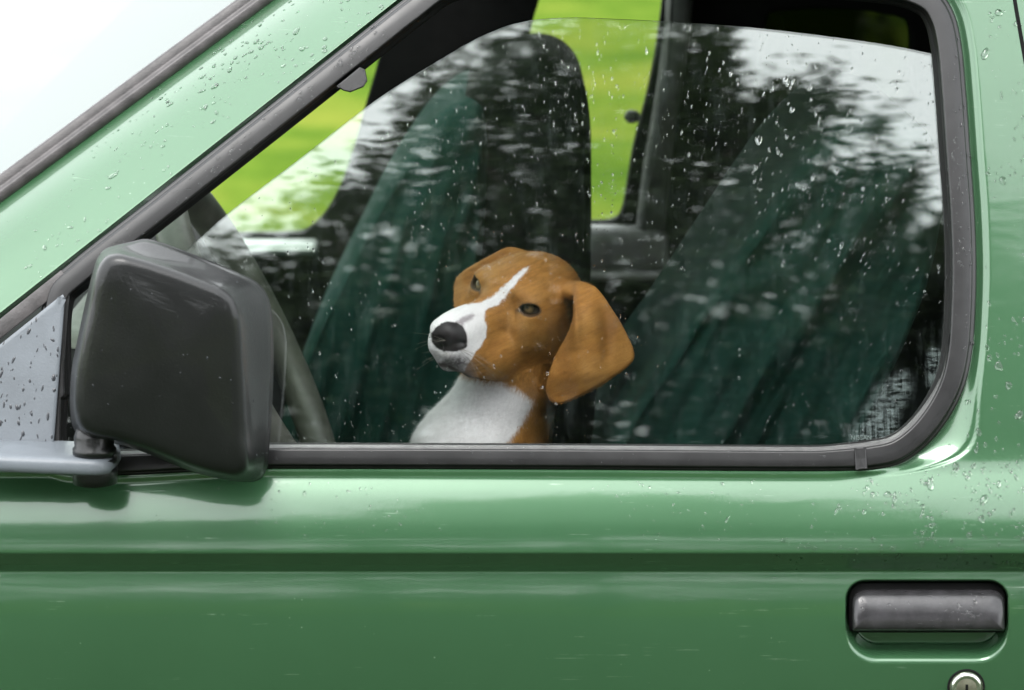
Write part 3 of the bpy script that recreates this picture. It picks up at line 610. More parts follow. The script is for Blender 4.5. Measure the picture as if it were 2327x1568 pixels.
# steering wheel
wc = on_y(562, 765, .47); wt = np.array([.44, 0, -.898]); wy = np.array([0, 1., 0]); wnrm = np.cross(wt, wy); wnrm = wnrm if wnrm[0] > 0 else -wnrm
wh = empty('steering_wheel', wc, car); a = np.linspace(0, 2*np.pi, 90, endpoint=False); b = np.linspace(0, 2*np.pi, 16, endpoint=False)
rad = np.cos(a)[:, None]*wt+np.sin(a)[:, None]*wy
T = rad[:, None]*(.200+.0200*np.cos(b))[None, :, None]+wnrm*(.0215*np.sin(b))[None, :, None]
o = mk('wheel_rim', T.reshape(-1, 3), gridF(90, 16, cu=True, cv=True), M['wheel'], wh); bmesh_fix(o)
hubR = [np.stack([wt*r*math.cos(x)*1+wy*r*math.sin(x)+wnrm*h for x in a[::3]]) for r, h in ((.03, -.06), (.055, -.05), (.075, -.02), (.070, -.005), (.03, .002))]
rings('wheel_hub', hubR, M['black'], wh)
for ang in (math.pi/2, -math.pi/2):
    c0 = wt*math.cos(ang)+wy*math.sin(ang); sd_ = np.cross(c0, wnrm)
    R = [np.array([c0*r+sd_*w*x+wnrm*(y-.012*(1-r/.2)) for x, y in ((-1, -.006), (1, -.006), (1, .006), (-1, .006))]) for r, w in ((.05, .022), (.12, .015), (.192, .012))]
    rings('spoke', R, M['black'], wh)
# seats under teal cloth
def cloth_material(name, lo, hi):
    m, nt, out = mat(name); p = N(nt, 'BsdfPrincipled', Roughness=.85); p.inputs['Specular IOR Level'].default_value = .12
    n = noise(nt, 1, 4, .6, stretch=(14, 14, 5)); r = ramp(nt, n.outputs[0], [(.3, lo), (.7, hi)]); nt.links.new(r.outputs[0], p.inputs['Base Color'])
    n2 = noise(nt, 900, 2, .5); b = bump(nt, n2.outputs[0], .3, .0008); nt.links.new(b.outputs[0], p.inputs['Normal']); nt.links.new(p.outputs[0], out.inputs[0]); return m
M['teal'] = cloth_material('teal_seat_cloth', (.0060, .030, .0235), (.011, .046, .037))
M['teal2'] = cloth_material('shaded_teal_cloth', (.0012, .0115, .0082), (.0026, .021, .0152))  # darker copy of the teal cloth, cabin shade put into its colour
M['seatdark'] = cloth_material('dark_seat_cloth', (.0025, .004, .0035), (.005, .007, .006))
def seat_back(name, outline, y0, y1, rnd, folds, material, parent, lean):
    P = xz(spline(outline, 10, True), y0); c = P.mean(0); ln = np.array(lean)/np.linalg.norm(lean); cr = np.array([ln[1], -ln[0]])
    def pt(k, y, amp):
        q = c+(P-c)*k; s = q@cr; t = q@ln
        w = folds*amp*(np.sin(s*70+9*vnoise(np.stack([s*5, t*4], -1), 2)*3)*.22+2.2*(vnoise(np.stack([s*38, t*4.5], -1), 9)-.5)+.8*(vnoise(np.stack([s*90+t*12, t*9], -1), 4)-.5))
        return np.stack([q[:, 0], y-w*1.0, q[:, 1]], 1)
    R = [pt(k, y0+.004*(1-k), 1.0) for k in np.linspace(.03, .9, 46)]+[pt(.9+.1*math.sin(x), y0+rnd*(1-math.cos(x)), 1-.5*x/1.57) for x in np.linspace(.1, 1.57, 10)]+[pt(1, y, .3) for y in np.linspace(y0+rnd, y1-rnd, 12)[1:]]+[pt(.9+.1*math.cos(x), y1-rnd+rnd*math.sin(x), .2) for x in np.linspace(.1, 1.57, 6)]+[pt(.4, y1, 0)]
    o = rings(name, R, material, parent); return o
px2 = lambda a, b: (b[0]-a[0], -(b[1]-a[1]))
near_seat = empty('seat', (0, 0, 0), car); near_seat['label'] = 'seat beside the window, under creased teal cloth, coloured darker for cabin shade'
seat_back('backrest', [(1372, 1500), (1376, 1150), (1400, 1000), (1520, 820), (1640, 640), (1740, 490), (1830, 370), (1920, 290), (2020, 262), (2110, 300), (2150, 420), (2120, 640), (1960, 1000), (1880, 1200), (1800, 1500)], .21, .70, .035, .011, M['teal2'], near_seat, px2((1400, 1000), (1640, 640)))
bevbox('cushion', on_y(1000, 1400, .4)[0]-.16, on_y(1372, 1400, .4)[0]+.1, .20, .72, .56, .70, M['teal'], near_seat, .04)
far_seat = empty('seat', (0, 0, 0), car); far_seat['label'] = 'seat beyond the dog, under a draped teal cloth'
seat_back('seat_cover', [(560, 1400), (640, 950), (690, 800), (800, 570), (850, 470), (905, 380), (955, 310), (1010, 255), (1055, 232), (1092, 240), (1104, 290), (1106, 420), (1096, 600), (1080, 900), (1040, 1400)], .80, 1.26, .05, .008, M['teal'], far_seat, px2((720, 900), (960, 260)))
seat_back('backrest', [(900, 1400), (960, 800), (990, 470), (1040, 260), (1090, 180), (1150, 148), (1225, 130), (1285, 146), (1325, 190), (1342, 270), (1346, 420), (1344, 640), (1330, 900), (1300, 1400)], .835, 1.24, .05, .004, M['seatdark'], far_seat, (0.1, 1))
bevbox('cushion', on_y(500, 1200, .9)[0]-.1, on_y(1100, 1200, .9)[0]+.1, .80, 1.28, .56, .70, M['teal'], far_seat, .04)
# ------------------------------------------------------------------ the dog
def Wz(zx, zy, y):                                # close-up measure of the photograph -> world point at depth y
    zx, zy, y = np.broadcast_arrays(np.asarray(zx, float), np.asarray(zy, float), np.asarray(y, float))
    return on_y((980+zx/2.703)*W0/2560, (560+zy/2.703)*W0/2560, y)
def toz(P):
    u, v = project(P); return (u*2560/W0-980)*2.703, (v*2560/W0-560)*2.703
def rodr(w):
    w = np.array(w, float); t = np.linalg.norm(w); k = w/t; K = np.array([[0, -k[2], k[1]], [k[2], 0, -k[0]], [-k[1], k[0], 0]])
    return np.eye(3)+math.sin(t)*K+(1-math.cos(t))*K@K
HR = rodr((.4017, .8821, -.0583))@np.array([[-1, 0, 0], [0, 0, 1], [0, 1, 0]], float)   # head axes (forward, near side, up) seen by the camera
HW = np.stack([CR, CU, -CF], 1)@HR; HS = .92; HC = Wz(754, 520, .38)
def toL(P): return ((P-HC)@HW)/HS
def toW(L): return HC+HS*(np.asarray(L, float)@HW.T)
def axis(lo, hi, f0, f1, fine, coarse):
    a = np.arange(f0, f1, fine); l = f0-np.cumsum(np.minimum(fine*1.25**np.arange(1, 300), coarse)); h = f1+np.cumsum(np.minimum(fine*1.25**np.arange(0, 300), coarse))
    return np.concatenate([l[l > lo-coarse][::-1], a, h[h < hi+coarse]])
FINE = .0015
gx = axis(HC[0]-.16, HC[0]+.26, HC[0]-.096, HC[0]+.166, FINE, .006)
gy = axis(HC[1]-.13, HC[1]+.50, HC[1]-.095, HC[1]+.085, FINE, .006)
gz = axis(.69, HC[2]+.10, HC[2]-.150, HC[2]+.080, FINE, .006)
Fd = np.full((len(gx), len(gy), len(gz)), .06, np.float32); Fh = Fd.copy()   # whole dog, and the head alone (for the coat)
def smin(a, b, k): h = np.maximum(k-np.abs(a-b), 0)/k; return np.minimum(a, b)-h*h*k*.25
def window(lo, hi):
    r = []
    for g, a, b in zip((gx, gy, gz), lo, hi):
        i, j = np.searchsorted(g, a), np.searchsorted(g, b); r.append(slice(max(i-1, 0), min(j+1, len(g))))
    return tuple(r)
def pts(w):
    X, Y, Z = np.meshgrid(gx[w[0]], gy[w[1]], gz[w[2]], indexing='ij'); return np.stack([X, Y, Z], -1)
def put(fn, lo, hi, k, mode='add', head=True):
    w = window(np.array(lo)-k-.006, np.array(hi)+k+.006)
    if min(s.stop-s.start for s in w) <= 0: return
    P = pts(w); d = fn(P).astype(np.float32)
    for A in ((Fd, Fh) if head else (Fd,)):
        A[w] = smin(A[w], d, k) if mode == 'add' else -smin(-A[w], d, k)
def ell(c, r, k=.012, ax=None, mode='add', head=True):   # ellipsoid in head axes; ax = own axes (rows, head axes)
    c = np.array(c, float); r = np.array(r, float); A = np.eye(3) if ax is None else np.array(ax, float)
    def fn(P):
        q = (toL(P)-c)@A.T; k0 = np.linalg.norm(q/r, axis=-1); k1 = np.linalg.norm(q/r**2, axis=-1); return HS*k0*(k0-1)/np.maximum(k1, 1e-6)
    cw = toW(c); m = r.max()*HS; put(fn, cw-m, cw+m, k, mode, head)
def cone(a, b, r1, r2, k=.012, local=True, head=True, sq=(1, 1, 1)):
    a = toW(a) if local else np.array(a, float); b = toW(b) if local else np.array(b, float); s = HS if local else 1
    def fn(P):
        ba = b-a; pa = P-a; t = np.clip(pa@ba/(ba@ba), 0, 1); return np.linalg.norm(pa-t[..., None]*ba, axis=-1)-s*(r1+(r2-r1)*t)
    m = max(r1, r2)*s; put(fn, np.minimum(a, b)-m, np.maximum(a, b)+m, k, 'add', head)
def sample(A, P):
    ii = [np.clip(np.searchsorted(g, P[:, k]), 0, len(g)-1) for k, g in enumerate((gx, gy, gz))]; return A[tuple(ii)]
# skull, cheeks, muzzle, jaw
ell((-.058, 0, .004), (.068, .058, .052)); ell((-.020, 0, .010), (.042, .044, .034), .02)
for s in (1, -1):
    ell((-.006, s*.033, .018), (.020, .015, .009), .016); ell((-.016, s*.036, -.002), (.032, .018, .024), .014)
    ell((-.034, s*.040, -.030), (.046, .024, .034), .02)
    ell((.058, s*.015, -.044), (.046, .0165, .030), .014); ell((.090, s*.010, -.049), (.018, .0135, .019), .010); ell((.046, s*.023, -.062), (.040, .014, .027), .012)
    ell((.016, s*.031, -.064), (.034, .016, .026), .014)
    ell((.030, s*.031, .001), (.014, .009, .012), .020, mode='sub')
cone((.004, 0, -.012), (.090, 0, -.024), .023, .0185, .016)
cone((-.03, 0, -.062), (.082, 0, -.070), .030, .0135, .010)
ell((-.045, 0, -.062), (.052, .042, .036), .02)
ell((.103, 0, -.029), (.0150, .0205, .0165), .004)
for s in (1, -1):
    pass
def hit(zx, zy):                                  # first point of the head along the line of sight
    ys = np.linspace(.26, .44, 500); P = Wz(np.full(500, float(zx)), np.full(500, float(zy)), ys); f = sample(Fd, P); return toL(P[np.argmax(f < 0)])
NO = [hit(318, 782), hit(474, 800), hit(335, 838)]
ell(NO[0], (.0055, .0048, .0036), .003, mode='sub'); ell(NO[1]+[.002, .001, -.001], (.006, .005, .0022), .003, mode='sub'); ell(NO[2], (.003, .0010, .006), .002, mode='sub')
# eyes: bulge of the lids, then the almond opening
EYE = []
for s in (1, -1):
    o_ = np.array([.84, s*.52, .14]); o_ /= np.linalg.norm(o_); al = np.cross([0, 0, 1], o_)*s; al = al+np.array([0, 0, .10*s*np.sign(al[0])*s*-1]); al -= o_*al.dot(o_); al /= np.linalg.norm(al); up = np.cross(o_, al); up = up*np.sign(up[2])
    e = np.array([.0, .0435, .006]) if s > 0 else np.array([.009, -.0385, .0095]); c = e-o_*.0105; EYE.append((c, o_, al, up))
    ell(c, (.0142,)*3, .011)
    ell(e-up*.0002, (.02, .0118, .0074), .0025, ax=(o_, al, up), mode='sub')
    ell(c, (.0113,)*3, .001, mode='add')
# ears: leaf-shaped flaps of even thickness, curved
def ear(poly, depth, th, k):
    q = spline(poly, 26, True); w3 = [Wz(a, b, depth(np.array(float(a)), np.array(float(b)))) for a, b in q]; lo, hi = np.min(w3, 0), np.max(w3, 0)
    def fn(P):
        zx, zy = toz(P); d2 = poly_sd(zx, zy, q)*.0001705; w = np.abs(P[..., 1]-depth(zx, zy))*.93
        t = th*(1-.35*sstep(-.03, 0, d2)); a = d2+th; b = w-t+th
        return np.minimum(np.maximum(a, b), 0)+np.sqrt(np.maximum(a, 0)**2+np.maximum(b, 0)**2)-th
    put(fn, lo-.012, hi+.012, k)
ell(toL(Wz(1262, 455, .376)), (.020, .016, .012), .018)
def dn(zx, zy): return -.0045*np.exp(-((zx-1275+.12*(zy-700))/62)**2)*sstep(420, 560, zy)*(1-sstep(900, 1100, zy))+.0050*np.exp(-((zx-1440-.10*(zy-700))/48)**2)*sstep(430, 600, zy)*(1-sstep(850, 1020, zy))+.3535-.014*np.exp(-((zx-1300)/170)**2)*sstep(400, 700, zy)+.012*sstep(1350, 1650, zx)+.010*sstep(1000, 1200, zy)+.016*(1-sstep(420, 560, zy))-.008*np.exp(-((zx-1235)/40)**2)*sstep(430, 520, zy)*(1-sstep(700, 900, zy))
ear([(1222, 432), (1290, 398), (1375, 420), (1430, 480), (1490, 570), (1545, 655), (1600, 760), (1638, 850), (1640, 915), (1600, 965), (1500, 1040), (1400, 1105), (1290, 1160), (1190, 1205), (1110, 1218), (1058, 1190), (1036, 1120), (1048, 1040), (1075, 950), (1110, 870), (1160, 780), (1200, 690), (1222, 600), (1218, 500)], dn, .0046, .007)
def df(zx, zy): return .432-.03*sstep(250, 600, zy)+.010*sstep(480, 410, zx)
ear([(900, 200), (860, 165), (800, 150), (740, 168), (650, 215), (560, 265), (490, 308), (438, 352), (418, 405), (413, 480), (417, 560), (430, 640), (470, 700), (540, 700), (560, 560), (600, 420), (700, 320), (850, 260)], df, .0042, .008)
# neck, chest, trunk and legs (sitting on the seat, turned into the car)
nk = dict(local=False, head=False)
cone(Wz(960, 800, .430), Wz(765, 1110, .424), .052, .046, .02, **nk); cone(Wz(765, 1110, .424), Wz(560, 1580, .422), .046, .070, .03, **nk)
cone(Wz(560, 1600, .425), Wz(540, 1950, .47), .070, .098, .03, **nk)
cone(Wz(870, 1050, .430), Wz(830, 1480, .45), .040, .040, .03, **nk)
ch = Wz(540, 1930, .48); hip = np.array([ch[0]+.08, ch[1]+.25, .79]); cone(ch, hip, .095, .084, .04, **nk)
for s in (-1, 1):
    sh = ch+np.array([s*.055-.01, -.03, -.05]); pw = np.array([sh[0]-.015, sh[1]-.045, .722]); el = (sh+pw)/2+np.array([.01, .02, 0])
    cone(sh, el, .042, .026, .02, **nk); cone(el, pw+[0, .01, .02], .026, .019, .015, **nk); cone(pw, pw+[-.008, -.035, -.002], .020, .018, .012, **nk)
    kn = hip+np.array([s*.085-.04, -.13, -.015]); ft = np.array([kn[0]-.005, kn[1]+.07, .725]); cone(hip+[s*.05, 0, 0], kn, .065, .040, .03, **nk); cone(kn, ft, .034, .022, .02, **nk); cone(ft, ft+[-.02, -.09, -.004], .021, .018, .012, **nk)
def surface_nets(F, gx, gy, gz):
    s = F < 0; c = np.zeros(tuple(n-1 for n in F.shape), np.uint8)
    for a in (0, 1):
        for b in (0, 1):
            for d in (0, 1): c += s[a:a+c.shape[0], b:b+c.shape[1], d:d+c.shape[2]]
    I = np.argwhere((c > 0) & (c < 8)); idx = np.full(c.shape, -1, np.int32); idx[tuple(I.T)] = np.arange(len(I))
    G = (gx, gy, gz); acc = np.zeros((len(I), 3)); cnt = np.zeros(len(I))
    cor = [(a, b, d) for a in (0, 1) for b in (0, 1) for d in (0, 1)]
    for p in cor:
        for ax in range(3):
            if p[ax]: continue
            q = list(p); q[ax] = 1; A = I+p; B = I+q; fa, fb = F[tuple(A.T)], F[tuple(B.T)]; m = (fa < 0) != (fb < 0)
            t = np.where(m, fa/np.where(m, fa-fb, 1), 0)
            X = np.stack([G[k][A[:, k]]+(t*(G[k][B[:, k]]-G[k][A[:, k]])) for k in range(3)], 1); acc[m] += X[m]; cnt[m] += 1
    V = acc/cnt[:, None]; Q = []
    for ax in range(3):
        sh = [slice(1, -1)]*3; a0 = list(sh); a0[ax] = slice(0, -1); a1 = list(sh); a1[ax] = slice(1, None)
        E = np.argwhere(s[tuple(a0)] != s[tuple(a1)])
        off = [0 if k == ax else 1 for k in range(3)]; E = E+off; o1, o2 = [k for k in range(3) if k != ax]
        def nb(d1, d2):
            e = E.copy(); e[:, o1] -= d1; e[:, o2] -= d2; return idx[tuple(e.T)]
        f = np.stack([nb(1, 1), nb(0, 1), nb(0, 0), nb(1, 0)], 1); ins = s[tuple(E.T)]; fl = ins if ax != 1 else ~ins
        f[~fl] = f[~fl][:, ::-1]; Q.append(f)
    Q = np.vstack(Q); return V, Q[(Q >= 0).all(1)]
DV, DF = surface_nets(Fd, gx, gy, gz)
# two light smoothing passes
def smooth_mesh(V, F, it, w):
    e = np.vstack([F[:, [0, 1]], F[:, [1, 2]], F[:, [2, 3]], F[:, [3, 0]]]); e = np.vstack([e, e[:, ::-1]])
    cnt = np.bincount(e[:, 0], minlength=len(V))[:, None]
    for _ in range(it):
        s = np.stack([np.bincount(e[:, 0], V[e[:, 1], k], len(V)) for k in range(3)], 1); V = V+w*(s/np.maximum(cnt, 1)-V)
    return V
DV = smooth_mesh(DV, DF, 3, .5)
# ---- coat
def sample(A, P):
    ii = [np.clip(np.searchsorted(g, P[:, k]), 0, len(g)-1) for k, g in enumerate((gx, gy, gz))]; return A[tuple(ii)]
HEADW = [(930, 284), (884, 302), (810, 366), (740, 430), (680, 484), (612, 522), (560, 535), (460, 545), (300, 580), (160, 680), (180, 900), (240, 990), (330, 1000), (400, 1010), (470, 1035), (488, 992), (512, 950), (546, 908), (564, 870), (612, 815), (640, 762), (642, 710), (634, 640), (632, 585), (665, 566), (722, 545), (768, 488), (818, 424), (874, 362), (920, 306)]
NOSE = [(332, 672), (380, 655), (440, 664), (480, 690), (503, 735), (512, 790), (506, 832), (462, 858), (400, 866), (345, 862), (300, 838), (268, 800), (262, 740), (290, 700)]
SPOT = [(430, 660), (470, 630), (540, 604), (560, 622), (530, 655), (490, 672), (470, 700)]
NECKW = [(360, 950), (500, 1030), (640, 1056), (740, 1072), (830, 1096), (900, 1150), (962, 1190), (925, 1270), (885, 1340), (845, 1400), (780, 1480), (740, 1600), (760, 1900), (600, 2900), (-400, 2900), (-400, 1400), (300, 1150)]
def coat(P, jit=0.0):
    zx, zy = toz(P); n = len(P)
    nz = vnoise(np.stack([zx/26, zy/26], -1), 3)-.5; nz2 = vnoise(np.stack([zx/9, zy/9], -1), 8)-.5
    jx = zx+jit*rng.normal(0, 8, n)+nz*16+nz2*8; jy = zy+jit*rng.normal(0, 8, n)+nz2*10-nz*10
    L = toL(P); head = sample(Fh, P) < .0045
    base = np.array([.445, .200, .044]); gold = np.array([.520, .262, .068]); dark = np.array([.215, .078, .014])
    big = vnoise(np.stack([zx/170, zy/170], -1), 21)[:, None]; fine = (.6*vnoise(np.stack([(zx*.9-zy*.43)/75, (zx*.43+zy*.9)/8], -1), 5)+.4*vnoise(np.stack([(zx*.9-zy*.43)/40, (zx*.43+zy*.9)/17], -1), 15))[:, None]
    C = base*(1-big)+gold*big; C = C+(dark-C)*(.75*np.clip(fine-.30, 0, 1))
    def mixc(C, c, w): return C+(np.array(c)-C)*np.clip(w, 0, 1)[:, None]
    G = lambda x, y, a, b: np.exp(-((zx-x)/a)**2-((zy-y)/b)**2)
    C = mixc(C, dark, .45*G(880, 490, 95, 42)*head); C = mixc(C, dark, .55*G(1150, 720, 60, 210)*head); C = mixc(C, (.24, .125, .03), .62*G(980, 770, 190, 140)*head); C = mixc(C, dark, .5*G(900, 980, 150, 70)*head); C = mixc(C, (.58, .32, .10), .45*G(840, 640, 70, 60)*head+.35*G(1010, 470, 110, 60)*head)  # brow, under-eye and cheek shading put into the colour, forehead lightened
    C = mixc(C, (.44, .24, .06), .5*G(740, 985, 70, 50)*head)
    C = mixc(C, dark*.7, .7*G(1228, 560, 24, 190)); C = mixc(C, dark, .65*G(1455, 690, 62, 150)); C = mixc(C, dark, .35*G(1200, 1000, 60, 160)); C = mixc(C, (.56, .29, .08), .4*G(1330, 960, 150, 90)+.3*G(1560, 880, 60, 90))  # near ear: shadow line, fold shade and brighter bands painted in
    white = np.array([.91, .895, .90])
    wh = head & (L[:, 0] > -.06) & (L[:, 1] > -.036); wn = ~head
    C = mixc(C, white, np.where(wh, sstep(5, -9, poly_sd(jx, jy, HEADW)), 0)); thr = head & (zy > np.interp(zx, [300, 395, 500, 640, 760, 850], [960, 985, 1040, 1066, 1076, 1100])) & (L[:, 2] < -.07)
    C = mixc(C, white, np.where(wn | thr, sstep(12, -16, poly_sd(jx, jy, NECKW)), 0))
    # ticking and painted lower-muzzle shade on the lip, grey spot on the bridge, nose leather, lips, eye rims
    mz = np.where(head, sstep(8, -14, poly_sd(jx, jy, SPOT)), 0); C = mixc(C, (.33, .29, .31), mz*.85)
    lip = G(440, 935, 95, 42)*head; C = mixc(C, (.13, .115, .12), .95*lip*(.45+1.3*np.clip(nz2+.35, 0, 1)))
    C = mixc(C, (.40, .37, .39), .55*G(395, 905, 110, 55)*head*(L[:, 0] > .05)*(.5+nz2)); C = mixc(C, (.22, .195, .20), .62*head*sstep(880, 990, zy-.10*(zx-300))*sstep(600, 520, zx)*(L[:, 0] > .03)); C = mixc(C, (.06, .05, .055), .9*head*G(345, 945, 46, 16))
    lp = spline([(320, 950), (395, 968), (445, 998), (500, 1028), (560, 1048), (640, 1064), (700, 1070)], 8); ln = np.min(np.hypot(zx[:, None]-lp[None, :, 0], zy[:, None]-lp[None, :, 1]), 1) if n < 400000 else np.full(n, 99.); C = mixc(C, (.05, .035, .03), .8*head*sstep(18, 6, ln))
    for (a, b) in ((560, 968), (600, 962), (640, 950), (545, 990), (585, 988), (630, 976), (530, 942), (575, 940)): C = mixc(C, (.13, .075, .02), .38*head*np.exp(-((zx-a)/34)**2-((zy-b+(zx-a)*.18)/7)**2))
    for s_, (c, o_, al, up) in zip((1, -1), EYE):
        q = L-c; a, b = q@al, q@up; f = q@o_; rim = np.hypot(a/.0128, b/.0080); C = mixc(C, (.022, .018, .018), (f > 0)*.85*sstep(1.26, 1.0, rim)*(np.abs(L[:, 1]) > .02))
        C = mixc(C, (.05, .04, .04), .8*(f > -.002)*np.exp(-((a-.0145*(1 if al[0] > 0 else -1))/.0045)**2-((b+.0035)/.003)**2))
    ns = np.where(head & (L[:, 0] > .082), sstep(3, -5, poly_sd(zx+nz2*8, zy+nz2*8, NOSE)), 0); C = mixc(C, (.030, .026, .028), ns)
    return C, ns, head
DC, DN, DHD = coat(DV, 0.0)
def fur_skin():
    m, nt, out = mat('short_fur'); p = N(nt, 'BsdfPrincipled', Roughness=.65); p.inputs['Specular IOR Level'].default_value = .3
    at = nt.nodes.new('ShaderNodeAttribute'); at.attribute_name = 'coat'; n = noise(nt, 900, 2, .6)
    r = ramp(nt, n.outputs[0], [(.3, (.78, .78, .78)), (.7, (1.12, 1.12, 1.12))]); mx = N(nt, 'Mix', data_type='RGBA', blend_type='MULTIPLY'); mx.inputs['Factor'].default_value = 1
    nt.links.new(at.outputs['Color'], mx.inputs['A']); nt.links.new(r.outputs[0], mx.inputs['B']); nt.links.new(mx.outputs['Result'], p.inputs['Base Color'])
    at2 = nt.nodes.new('ShaderNodeAttribute'); at2.attribute_name = 'leather'; mr = N(nt, 'MapRange'); mr.inputs['To Min'].default_value = .65; mr.inputs['To Max'].default_value = .33; nt.links.new(at2.outputs['Fac'], mr.inputs['Value']); nt.links.new(mr.outputs[0], p.inputs['Roughness'])
    v = N(nt, 'TexVoronoi', Scale=900.0); tc = nt.nodes.new('ShaderNodeTexCoord'); nt.links.new(tc.outputs['Object'], v.inputs['Vector'])
    b = bump(nt, v.outputs['Distance'], .35, .0006); nt.links.new(b.outputs[0], p.inputs['Normal']); nt.links.new(p.outputs[0], out.inputs[0]); return m
M['fur'] = fur_skin()
def hair_material():
    m, nt, out = mat('fur_hair'); p = N(nt, 'BsdfPrincipled', Roughness=.5); p.inputs['Specular IOR Level'].default_value = .25
    at = nt.nodes.new('ShaderNodeAttribute'); at.attribute_name = 'coat'; n = noise(nt, 300, 2, .6); r = ramp(nt, n.outputs[0], [(.3, (.85, .85, .85)), (.7, (1.1, 1.1, 1.1))])
    mx = N(nt, 'Mix', data_type='RGBA', blend_type='MULTIPLY'); mx.inputs['Factor'].default_value = 1
    nt.links.new(at.outputs['Color'], mx.inputs['A']); nt.links.new(r.outputs[0], mx.inputs['B']); nt.links.new(mx.outputs['Result'], p.inputs['Base Color']); nt.links.new(p.outputs[0], out.inputs[0]); return m
M['hair'] = hair_material()
ctr = DV.mean(0)
dog = mk('dog', DV, DF, M['fur'])
tag(dog, 'brown and white hound with long hanging ears looking out of the car window', 'dog')
# make sure the faces look outwards
nn = np.zeros(len(dog.data.polygons)*3); dog.data.polygons.foreach_get('normal', nn); pc_ = np.zeros_like(nn); dog.data.polygons.foreach_get('center', pc_)
def setattr_color(o, C, extra=None):
    a = o.data.color_attributes.new('coat', 'FLOAT_COLOR', 'POINT'); a.data.foreach_set('color', np.c_[C, np.ones(len(C))].astype(np.float32).ravel())
    if extra is not None: b = o.data.attributes.new('leather', 'FLOAT', 'POINT'); b.data.foreach_set('value', extra.astype(np.float32))
setattr_color(dog, DC, DN)
def fieldgrad(P):
    out = np.zeros_like(P)
    ii = [np.clip(np.searchsorted(g, P[:, k]), 1, len(g)-2) for k, g in enumerate((gx, gy, gz))]
    for k, g in enumerate((gx, gy, gz)):
        a = [i.copy() for i in ii]; b = [i.copy() for i in ii]; a[k] += 1; b[k] -= 1; out[:, k] = (Fd[tuple(a)]-Fd[tuple(b)])/(g[a[k]]-g[b[k]])
    return out/np.maximum(np.linalg.norm(out, axis=1)[:, None], 1e-6)
if np.mean(np.sum(nn.reshape(-1, 3)*fieldgrad(pc_.reshape(-1, 3)), 1)) < 0: dog.data.flip_normals()
# ---- fur: fine tapered hairs lying along the body
def fur(n):
    tri = np.vstack([DF[:, [0, 1, 2]], DF[:, [0, 2, 3]]]); A, B, C = DV[tri[:, 0]], DV[tri[:, 1]], DV[tri[:, 2]]; ar = np.linalg.norm(np.cross(B-A, C-A), axis=1)/2
    ar = ar*((A[:, 2] > .94) & (A[:, 1] < .62)); p = ar/ar.sum(); k = rng.choice(len(tri), n, p=p); a = rng.random(n); b = rng.random(n); f = a+b > 1; a[f], b[f] = 1-a[f], 1-b[f]
    P = A[k]+a[:, None]*(B[k]-A[k])+b[:, None]*(C[k]-A[k]); Nn = fieldgrad(P); Cc, ns, hd = coat(P, 1.0); L = toL(P)
    eye = np.zeros(n, bool)
    for (c, o_, al, up) in EYE: q = L-c; eye |= (q@o_ > -.002) & (np.hypot((q@al)/.0125, (q@up)/.0085) < 1.25)
    keep = (ns < .3) & ~eye; P, Nn, Cc, hd, L = P[keep], Nn[keep], Cc[keep], hd[keep], L[keep]; n = len(P)
    zx, zy = toz(P); back = -HW[:, 0]; down = np.array([0, 0, -1.])
    dirn = np.where(hd[:, None], back+down*.35, down+np.array([-.25, -.1, 0]))
    isear = hd & (sample(Fh, P) < .012) & (zx > 1040) & (zy > 430) & (L[:, 0] < -.02); dirn = np.where(isear[:, None], down*1.0+np.array([.1, 0, 0]), dirn)
    dirn = dirn-np.sum(dirn*Nn, 1)[:, None]*Nn; dirn /= np.linalg.norm(dirn, axis=1)[:, None]+1e-6
    lift = np.where(hd, .20, .32)+.10*rng.normal(0, 1, n); dirn = dirn+Nn*lift[:, None]+rng.normal(0, .20, (n, 3)); dirn /= np.linalg.norm(dirn, axis=1)[:, None]
    ln = np.where(hd, .0042, .0072)*rng.uniform(.6, 1.25, n); ln = np.where(hd & (L[:, 0] > .04), ln*.55, ln); ln = np.where(isear, ln*.55, ln); Nn_l = np.where(isear, .35, 1.0); w = np.where(hd, .00022, .00030); dirn = np.where(isear[:, None], dirn-Nn*(np.sum(dirn*Nn, 1)*.6)[:, None], dirn)
    sd_ = np.cross(dirn, Nn); sd_ /= np.linalg.norm(sd_, axis=1)[:, None]+1e-6
    P0 = P-Nn*.0004; V = np.stack([P0-sd_*w[:, None], P0+sd_*w[:, None], P0+dirn*ln[:, None]], 1).reshape(-1, 3); F = np.arange(3*n).reshape(n, 3)
    Cc = Cc*(1+np.where(Cc[:, 2:3] > .4, .05, .17)*rng.normal(0, 1, (n, 1))).clip(.55, 1.35); Cv = np.repeat(np.clip(Cc, 0, .9), 3, 0)
    o = mk('fur', V, F, M['hair'], dog, kind='stuff'); setattr_color(o, Cv)
    o.data.normals_split_custom_set_from_vertices(np.repeat(Nn, 3, 0).tolist()); return o
fur(150000)
